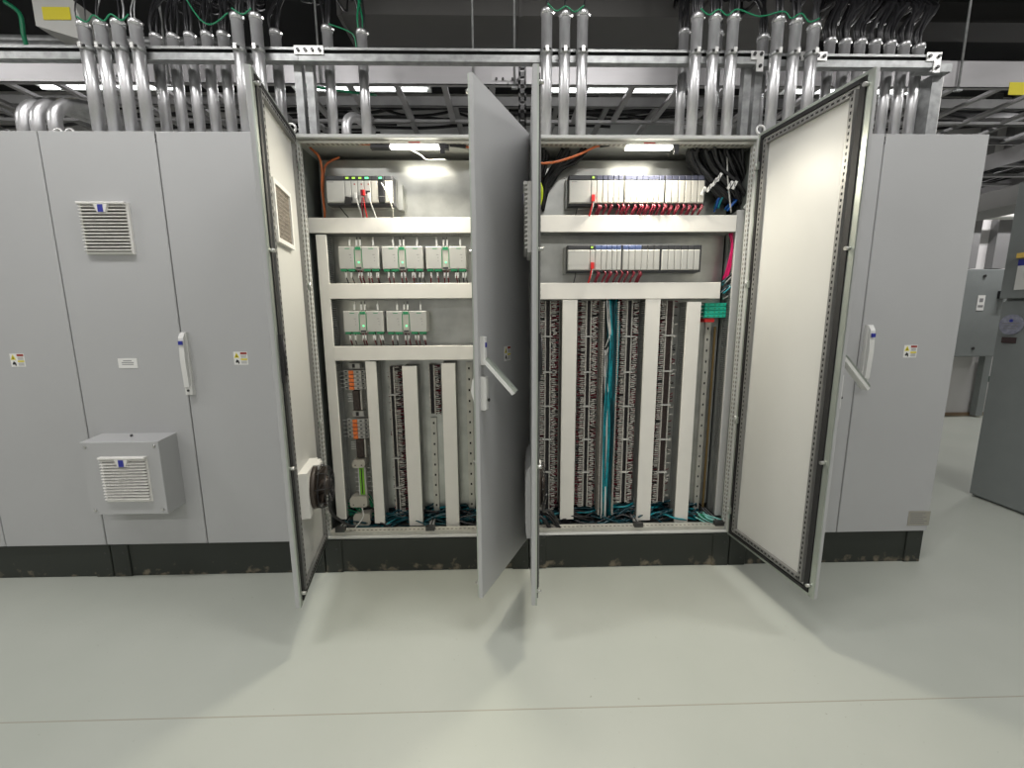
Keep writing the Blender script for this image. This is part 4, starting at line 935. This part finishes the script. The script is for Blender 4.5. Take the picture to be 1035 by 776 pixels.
plate(1.19, 1.258, zc-.018, zc+.024, [(1.206, zc+.008), (1.242, zc+.008)]); plate(1.222, 1.258, zc-.075, zc-.018, [(1.24, zc-.05)])
plate(2.145, 2.225, zc-.018, zc+.024, [(2.16, zc+.004), (2.21, zc+.004)]); plate(2.188, 2.225, zc-.075, zc-.018, [(2.207, zc-.05)])

# ------------------------------------------------------------------ conduits
def conduit(label, x, y, r, ztop, strap_z=None, couple=None, group=None, side=-1):
    t = thing('metal_conduit', label, 'conduit', (x, y, Z1), 0, group)
    MB().tube([(0, 0, 0), (0, 0, ztop-Z1)], r, galv, 18).build('pipe', t)
    h = ztop-Z1
    MB().tube([(0, 0, h-.022), (0, 0, h-.004), (0, 0, h+.004)], [r+.0025, r+.003, r], galv, 18).box(r+.001, r+.012, -.004, .004, h-.016, h-.006, bolt_m).tube([(0, 0, h+.004), (0, 0, h+.0045)], r-.004, hole_m, 16).build('bushing', t)
    if strap_z:
        z = strap_z-Z1
        MB().tube([(0, 0, z-.012), (0, 0, z+.012)], r+.003, galv_d, 18).box(-.008, .008, -r-.016, -r-.001, z-.012, z+.012, galv_b).tube([(-.02, -r-.008, z), (.02, -r-.008, z)], .005, steel_dark, 6).build('strap', t)
    if couple:
        z = couple-Z1; MB().tube([(0, 0, z-.03), (0, 0, z+.03)], r+.004, galv, 18).build('coupling', t)
    return t
tops = []
YC, YB = .125, .30
def crow(items, y, r, phrase, group, strap):
    for k, (pxt, pyt, pxb) in enumerate(items):
        a = at(pxt, pyt+4, y); b_ = at(pxb, 131, y); x = (a.x*.6+b_.x*.4)
        lab = phrase[k] if isinstance(phrase, list) else phrase.replace('#', ORD[k])
        conduit(lab, x, y, r, a.z, strap, None, group)
        tops.append((x, y, a.z))
SZ = at(560, 50, YC-.03).z
crow([(86, 20, 98), (103, 19, 114), (120.5, 18, 131), (137.5, 18, 149)], YC, .028, '# from left in the front row of four tall conduits at far left', 'front conduits at far left', SZ)
crow([(158, 32, 168), (175.5, 32, 184), (192.5, 31, 201), (210, 30, 217), (226, 30, 233.5)], YB, .027, '# from left of the five shorter conduits behind the rail at left', 'back conduits at left', None)
crow([(239.5, 12, 249), (258.5, 12, 268)], YC, .028, ['tall front conduit just left of the open left door tip', 'tall front conduit crossing behind the open left door tip'], 'front conduits above the left door', SZ)
crow([(279, 28, 285), (330.5, 24, 337), (365.5, 28, 370.5)], YB, .027, ['back conduit just left of the bolted bracket plate', 'left one of the two single conduits over the left open cabinet', 'right one of the two single conduits over the left open cabinet'], 'back conduits over the left open cabinet', None)
crow([(552, 7, 553), (571, 10, 569.5), (588.5, 9, 587.5)], YC, .028, ['left one of the three tall conduits at centre', 'middle one of the three tall conduits at centre', 'right one of the three tall conduits at centre'], 'three conduits at centre', SZ)
crow([(691, 27, 687), (724, 29, 722)], YB, .026, ['back conduit half hidden at the left of the right group', 'back conduit peeping between the three front ones at right'], 'back conduits right of centre', None)
crow([(704, 12, 700), (722, 13, 717), (741, 13, 735)], YC, .028, ['left one of the three tall front conduits over the right open cabinet', 'middle one of the three tall front conduits over the right open cabinet', 'right one of the three tall front conduits over the right open cabinet'], 'three front conduits right of centre', SZ)
crow([(770, 33, 766)], YB, .029, ['back conduit beside the rail post at the top of the right door'], None, None)
crow([(786, 15, 779), (804.5, 17, 796), (823, 22, 813)], YC, .028, ['left one of the three tall conduits above the open right door', 'middle one of the three tall conduits above the open right door', 'right one of the three tall conduits above the open right door'], 'three conduits above the right door', SZ)
crow([(838, 36, 832), (853, 37, 847), (868, 37, 862), (883, 38, 877), (898, 39, 892), (912.5, 40, 906), (927, 42, 921)], YB, .026, '# from left of the seven shorter conduits at the right end of the rack', 'seven back conduits at right', None)
# bent conduits
for k, (px, lab) in enumerate(((24, 'leftmost of the three bent conduits at far left'), (38, 'middle one of the three bent conduits at far left'), (56, 'rightmost of the three bent conduits at far left'))):
    x = at(px, 125, .28).x; y = .28; r = .032
    t = thing('bent_conduit', lab, 'conduit', (x, y, Z1), 0, 'bent conduits at far left')
    R0 = .14; pts = [(0, 0, 0), (0, 0, .16)]+[(R0*.45*(1-math.cos(q)), R0*1.0*(1-math.cos(q)), .16+.14*math.sin(q)) for q in [math.pi/2*j/8 for j in range(1, 9)]]+[(.17, .45, .30)]
    MB().tube(pts, r, galv, 16).build('pipe', t)
x = at(350, 128, .30).x
t = thing('bent_conduit', 'small bent conduit between the two single conduits over the left open cabinet', 'conduit', (x, .30, Z1))
MB().tube([(0, 0, 0), (0, 0, .14)]+[(.04*(1-math.cos(q)), .09*(1-math.cos(q)), .14+.09*math.sin(q)) for q in [math.pi/2*j/8 for j in range(1, 9)]]+[(.08, .24, .23)], .026, galv, 16).build('pipe', t)

# cables out of the conduits
def sprout(label, idx, drift, seed, n=4, lean=(.0, .5), r=(.004, .009), ztop=CEIL_Z-.1, mts=None):
    random.seed(seed); m_ = MB()
    for i in idx:
        x, y, z = tops[i]
        for k in range(n):
            ox, oy = U(-.016, .016), U(-.016, .016); dx = drift+U(-.13, .10); H = U(.35, .6)
            m_.tube(smooth_path([(x+ox, y+oy, z-.01), (x+ox*1.5, y+oy*1.2+.01, z+.08), (x+dx*.4, y+.10+lean[0], z+.26), (x+dx, min(.80, y+.25+lean[1]*.4), z+H), (x+dx*1.6, min(.86, y+.3+lean[1]*.4), min(ztop, z+H+.35))], 4), U(*r), random.choice(mts or (blackc, blackc, blackc, black)), 5)
    return tag(m_.build('black_cables'), label, 'cables', kind='stuff')
sprout('few thin cables leaving the front conduits at far left', range(0, 4), -.05, 31, 2, (0, .3), (.003, .005), mts=(blackc, galv_d))
sprout('dark cables rising from the five back conduits at left', range(4, 9), .0, 32, 6)
sprout('black cables rising from the conduits above the left open door', range(9, 12), .05, 33, 6)
sprout('black and green cables rising from the two single conduits over the left open cabinet', range(12, 14), -.06, 34, 4, mts=(blackc, blackc, greenw))
sprout('thin cables rising from the three conduits at centre', range(14, 17), .0, 35, 1, r=(.005, .006))
sprout('black cables rising from the conduits over the right open cabinet', range(17, 23), .06, 36, 6)
sprout('black cables rising from the conduits above the open right door', range(23, 26), .08, 37, 6)
sprout('thick fan of black cables sweeping up from the seven conduits at right', range(26, 33), .34, 38, 10, (0, .55), (.006, .011))
# green bonding wires along the bushings
def green_run(label, idx, ends=None):
    pts = []
    for i in idx:
        x, y, z = tops[i]; pts.append((x, y-.035, z+.012)); 
        j = idx[idx.index(i)+1] if idx.index(i)+1 < len(idx) else None
        if j is not None: pts.append(((x+tops[j][0])/2, (y+tops[j][1])/2-.03, (z+tops[j][2])/2-.012))
    if ends: pts += ends
    tag(MB().tube(smooth_path(pts, 5), .0038, greenw, 6).build('green_wire'), label, 'wire')
green_run('green bonding wire looping over the four front conduits at far left', [0, 1, 2, 3])
x, y, z = tops[9]
green_run('green bonding wire dropping to the two conduits above the left door', [9, 10])
tag(MB().tube(smooth_path([(x-.03, y-.02, z), (x-.14, y+.03, z-.02), (x-.22, y+.06, z+.02), (x-.30, y+.08, z+.14)]), .0038, greenw, 6).build('green_wire'), 'green wire sagging left from the tall conduits above the left door', 'wire')
green_run('green bonding wire over the three conduits at centre', [14, 15, 16])
green_run('long green bonding wire linking the two triple conduit groups at right', [19, 20, 21, 23, 24, 25])
x, y, z = tops[12]
tag(MB().tube(smooth_path([(x+.02, y-.03, z), (x+.10, y-.02, z-.02), (x+.15, y-.02, z-.05), (x+.16, y-.02, z-.12)]), .0035, greenw, 6).build('green_wire'), 'short green wire between the two single conduits over the left open cabinet', 'wire')
tag(MB().tube(smooth_path([at(5, 2, .6), at(20, 14, .6), at(24, 36, .6), at(30, 55, .6), at(38, 70, .65)]), .012, greenw, 6).build('green_wire'), 'thick green wire hanging at the top left corner', 'wire')
tag(MB().tube(smooth_path([at(300, 84, .45), at(320, 88, .5), at(345, 92, .6), at(380, 96, .8)]), .008, greenw, 6).build('green_wire'), 'green wire behind the conduits left of the single ones', 'wire')

# ------------------------------------------------------------------ cable trays
TY0, TY1 = .60, 1.15
t = thing('cable_tray', 'long bright aluminium ladder tray running behind the conduits', 'cable tray', (1, .85, 2.9)); O = t.location
zt, zb = at(400, 62, TY0).z+.03, at(400, 85, TY0).z
XA = -5.5
segs = [(XA, -2.55), (-2.55, -.1), (-.1, 3.35), (3.35, 7.5)]
for (x0, x1) in segs:
    m_ = MB().box(x0+.001, x1-.001, TY0, TY0+.004, zb, zt, alu).box(x0+.001, x1-.001, TY0, TY0+.03, zb, zb+.004, alu).box(x0+.001, x1-.001, TY0, TY0+.025, zt-.004, zt, alu); m_.build('side_rail', t, O)
    MB().box(x0+.001, x1-.001, TY1-.004, TY1, zb, zb+.03, alu_d).box(x0+.001, x1-.001, TY1-.03, TY1-.004, zb, zb+.004, alu_d).build('side_rail', t, O)
x = XA+.2
while x < 7.4:
    MB().box(x-.018, x+.018, TY0+.03, TY1-.03, zb+.005, zb+.025, alu).build('rung', t, O); x += .30
for xj in (-2.55, -.1, 3.35):
    m_ = MB().box(xj-.10, xj+.10, TY0-.004, TY0-.0005, zb+.02, zt-.012, alu)
    for bx in (-.07, -.03, .03, .07):
        for bz in (zb+.03, zt-.022): m_.tube([(xj+bx, TY0-.012, bz), (xj+bx, TY0-.004, bz)], .008, steel_dark, 6)
    m_.build('splice_plate', t, O)
a, b_ = at(1021, 83, TY0-.002), at(1050, 96, TY0-.002)
MB().box(a.x, b_.x, TY0-.002, TY0-.0005, b_.z, a.z, yellow).build('yellow_label', t, O)
# second, lower ladder tray behind
Y20, Y21 = 1.30, 2.0; z2 = at(400, 107, 1.3).z
t = thing('cable_tray', 'second ladder tray farther back behind the conduits, carrying black cables', 'cable tray', (.5, 1.65, z2)); O = t.location
for yy in (Y20, Y21):
    MB().box(-5.5, 7.0, yy, yy+.004, z2, z2+.07, alu_d).box(-5.5, 7.0, yy, yy+.025, z2, z2+.004, alu_d).build('side_rail', t, O)
x = -5.3
while x < 6.9:
    MB().box(x-.02, x+.02, Y20+.03, Y21-.003, z2+.005, z2+.03, alu_d).build('rung', t, O); x += .40
random.seed(40); m_ = MB()
for k in range(46):
    y = U(Y20+.08, Y21-.08); x = U(-5.2, 3.5); L = U(1.2, 3.2)
    m_.tube(smooth_path([(x+L*q/5, y+U(-.06, .06), z2+.045+U(0, .06)) for q in range(6)], 3), U(.008, .014), blackc, 5)
tag(m_.build('tray_cables'), 'black cables lying in the farther ladder tray', 'cables', kind='stuff')
# hanger rods
for k, (px) in enumerate((166, 321, 478, 520, 700, 975)):
    x = at(px, 50, .58).x
    tag(MB().tube([(x, .585, zb-.02), (x, .585, CEIL_Z)], .006, galv_d, 8).box(x-.02, x+.02, .575, .595, zb-.03, zb-.02, galv_d).build('hanger_rod'), 'thin threaded ceiling rod ' + ['above the far left conduits', 'above the bolted bracket plate', 'above the tip of the half-open centre door', 'just left of the three centre conduits', 'behind the right conduit groups', 'right of the rack end'][k], 'rod', 'threaded hanger rods')
x = at(528, 90, .45).x
m_ = MB()
for q in range(9): m_.box(x-.022, x+.022, .45, .475, 2.62+q*.045, 2.645+q*.045, steel_dark)
m_.box(x-.022, x-.012, .45, .475, 2.60, 3.02, steel_dark).box(x+.012, x+.022, .45, .475, 2.60, 3.02, steel_dark)
m_.box(x-.004, x+.004, .46, .466, 2.41, 2.6, steel_dark)
tag(m_.build('slotted_hanger'), 'dark slotted metal strap hanging behind the edge-on centre door', 'strap')
# top left box with yellow label
a, b_ = at(32, 0, .5), at(80, 38, .5)
t = thing('junction_box', 'pale grey box with a yellow label under the ceiling at top left', 'box', ((a.x+b_.x)/2, .65, b_.z)); O = t.location
MB().hexa([(a.x, .5, b_.z+.06), (b_.x+.05, .5, b_.z-.02), (b_.x+.05, .8, b_.z-.02), (a.x, .8, b_.z+.06), (a.x, .5, a.z+.1), (b_.x, .5, a.z), (b_.x, .8, a.z), (a.x, .8, a.z+.1)], mod_w).build('box_body', t, O)
q0, q1 = at(42, 7, .497), at(72, 20, .497)
MB().hexa([(q0.x, .496, q0.z-.065), (q1.x, .496, q1.z-.0), (q1.x, .499, q1.z-.0), (q0.x, .499, q0.z-.065), (q0.x, .496, q0.z), (q1.x, .496, q1.z+.065), (q1.x, .499, q1.z+.065), (q0.x, .499, q0.z)], yellow).build('yellow_label', t, O)
for k, (z, y) in enumerate(((3.30, .9), (3.18, .75))):
    tag(MB().tube([(-5, y, z+.02), (-1.9, y, z)], .035, galv_d, 12).build('overhead_pipe'), ['grey pipe running under the ceiling at top left, upper one', 'grey pipe running under the ceiling at top left, lower one'][k], 'pipe')
# right: crossing trays
t = thing('cable_tray', 'ladder tray crossing towards the back wall at upper right', 'cable tray', (4.3, 1.8, 2.6)); O = t.location
for xx in (3.75, 4.45): MB().box(xx, xx+.004, .55, 3.5, 2.62, 2.74, alu).build('side_rail', t, O)
y = .65
while y < 3.45: MB().box(3.756, 4.448, y-.018, y+.018, 2.625, 2.645, alu).build('rung', t, O); y += .25
tag(MB().box(4.9, 5.4, .6, 3.6, 2.55, 2.85, mat('grey_duct', (.22, .22, .21), .5, .3)).build('air_duct'), 'plain grey rectangular duct running back at upper right', 'duct')
random.seed(44); m_ = MB()
for k in range(40):
    x = U(3.8, 4.4); m_.tube(smooth_path([(x+U(-.05, .05), .7+q*.55, 2.66+U(0, .08)) for q in range(6)], 3), U(.006, .012), blackc, 5)
tag(m_.build('tray_cables'), 'black cables lying in the crossing tray at upper right', 'cables', kind='stuff')

# ------------------------------------------------------------------ right background
GX = 3.715
t = thing('switchgear_cabinet', 'tall dark grey enclosure cut off by the right edge of the photo', 'cabinet', (GX+.5, .2, 0)); O = t.location
MB().box(GX+.03, GX+1.0, -1.5, .93, 0, 2.45, grey_cab).build('cabinet_body', t, O)
d = MB().bbox(-.93, .60, GX, GX+.028, .02, 1.58, grey_cab, .003)
d.v = [Vector((p.y, -p.x, p.z)) for p in d.v]
for f in d.f: pass
d.build('lower_door', t, O)
d = MB().bbox(-.93, .60, GX-.03, GX+.028, 1.60, 2.44, grey_cab, .003); d.v = [Vector((p.y, -p.x, p.z)) for p in d.v]; d.build('upper_door', t, O)
def onx(px, py): return atx(px, py, GX-.03)
a, b_ = onx(1027, 283), onx(1050, 309)
a.z, b_.z = max(a.z, 1.88), 1.66
yy0, yy1 = a.y, a.y-.26
MB().box(GX-.036, GX-.0305, yy1, yy0, b_.z, a.z, white).box(GX-.0375, GX-.036, yy1, yy0, a.z-.045, a.z, blue).box(GX-.0375, GX-.036, yy0-.16, yy0-.11, b_.z+.05, b_.z+.10, greytext).build('notice', t, O)
MB().box(GX-.06, GX-.0305, yy1+.02, yy0-.0, a.z+.01, a.z+.045, mat('yellow_cap', (.80, .55, .12), .4)).build('yellow_cap', t, O)
c = atx(1023, 328, GX)
MB().tube([(GX-.012, c.y, c.z), (GX-.001, c.y, c.z)], .075, mat('seal_disc', (.33, .34, .42), .4, noise=.3, nscale=40), 28).tube([(GX-.0135, c.y, c.z+.03), (GX-.012, c.y, c.z+.03)], .012, blue, 12).box(GX-.0135, GX-.012, c.y-.055, c.y+.055, c.z+.008, c.z+.014, greytext).box(GX-.0135, GX-.012, c.y-.05, c.y+.05, c.z-.012, c.z-.006, greytext).box(GX-.0135, GX-.012, c.y-.04, c.y+.04, c.z-.032, c.z-.026, greytext).build('round_seal', t, O)
MB().box(GX-.008, GX-.001, c.y-.045, c.y+.045, c.z-.14, c.z-.095, mat('dark_tag', (.05, .03, .03), .4)).build('dark_tag', t, O)

fx0, fx1 = at(964, 272, 3.34).x, at(1020, 272, 3.34).x
t = thing('panelboard', 'dark grey wall panelboard seen past the right end of the cabinet row', 'panelboard', ((fx0+fx1)/2, 3.5, .9)); O = t.location
MB().box(fx0-.2, fx1+.05, 3.36, 3.63, .90, 2.07, grey_cab).build('enclosure', t, O)
MB().bbox(fx0-.2, fx1+.05, 3.33, 3.358, .91, 2.06, grey_cab, .004).build('cover', t, O)
p = at(991, 306, 3.33); MB().box(p.x-.05, p.x+.05, 3.325, 3.3295, p.z-.10, p.z+.10, whitel).box(p.x-.025, p.x+.025, 3.323, 3.325, p.z+.01, p.z+.06, greytext).box(p.x-.035, p.x+.035, 3.323, 3.325, p.z-.06, p.z-.03, greytext).build('label_plate', t, O)
p = at(1011, 298, 3.33); MB().box(p.x-.04, p.x+.05, 3.26, 3.3295, p.z-.05, p.z+.05, black).build('latch', t, O)
for (px, py) in ((995, 279), (983, 352)):
    p = at(px, py, 3.33); MB().tube([(p.x, 3.318, p.z), (p.x, 3.3295, p.z)], .02, steel_dark, 10).build('screw', t, O)
# wall columns, pipe, conduit below
for k, (px, w) in enumerate(((1010, .10), (982, .06))):
    p = at(px, 240, 3.6)
    tag(MB().box(p.x-w, p.x+w, 3.54, 3.6395, 2.10, CEIL_Z, mat('wall_stud', (.22, .22, .22), .5)).build('wall_stud'), ['grey vertical stud on the wall above the panelboard', 'thin grey stud behind the end of the cabinet row'][k], 'stud')
p = at(1000, 218, 3.45)
tag(MB().tube([(p.x-1.5, 3.45, p.z), (p.x+2.2, 3.45, p.z)], .05, white, 14).build('wall_pipe'), 'white horizontal pipe high on the far right wall', 'pipe')
p = at(992, 390, 3.55)
t = thing('wall_conduit', 'grey conduit running down the wall below the panelboard', 'conduit', (p.x, 3.55, 0)); O = t.location
MB().box(p.x-.05, p.x+.05, 3.52, 3.60, .02, .90, grey_cab).build('channel', t, O)
MB().box(p.x+.05, p.x+.25, 3.50, 3.56, .52, .60, mat('green_grey_box', (.06, .12, .09), .5)).build('side_box', t, O)
struct('baseboard_back', MB().box(4.5, 10, 3.62, 3.6399, 0, .05, mat('brown_base', (.25, .18, .11), .6)))
for o in list(bpy.data.objects):
    if '_c' in o: del o['_c']
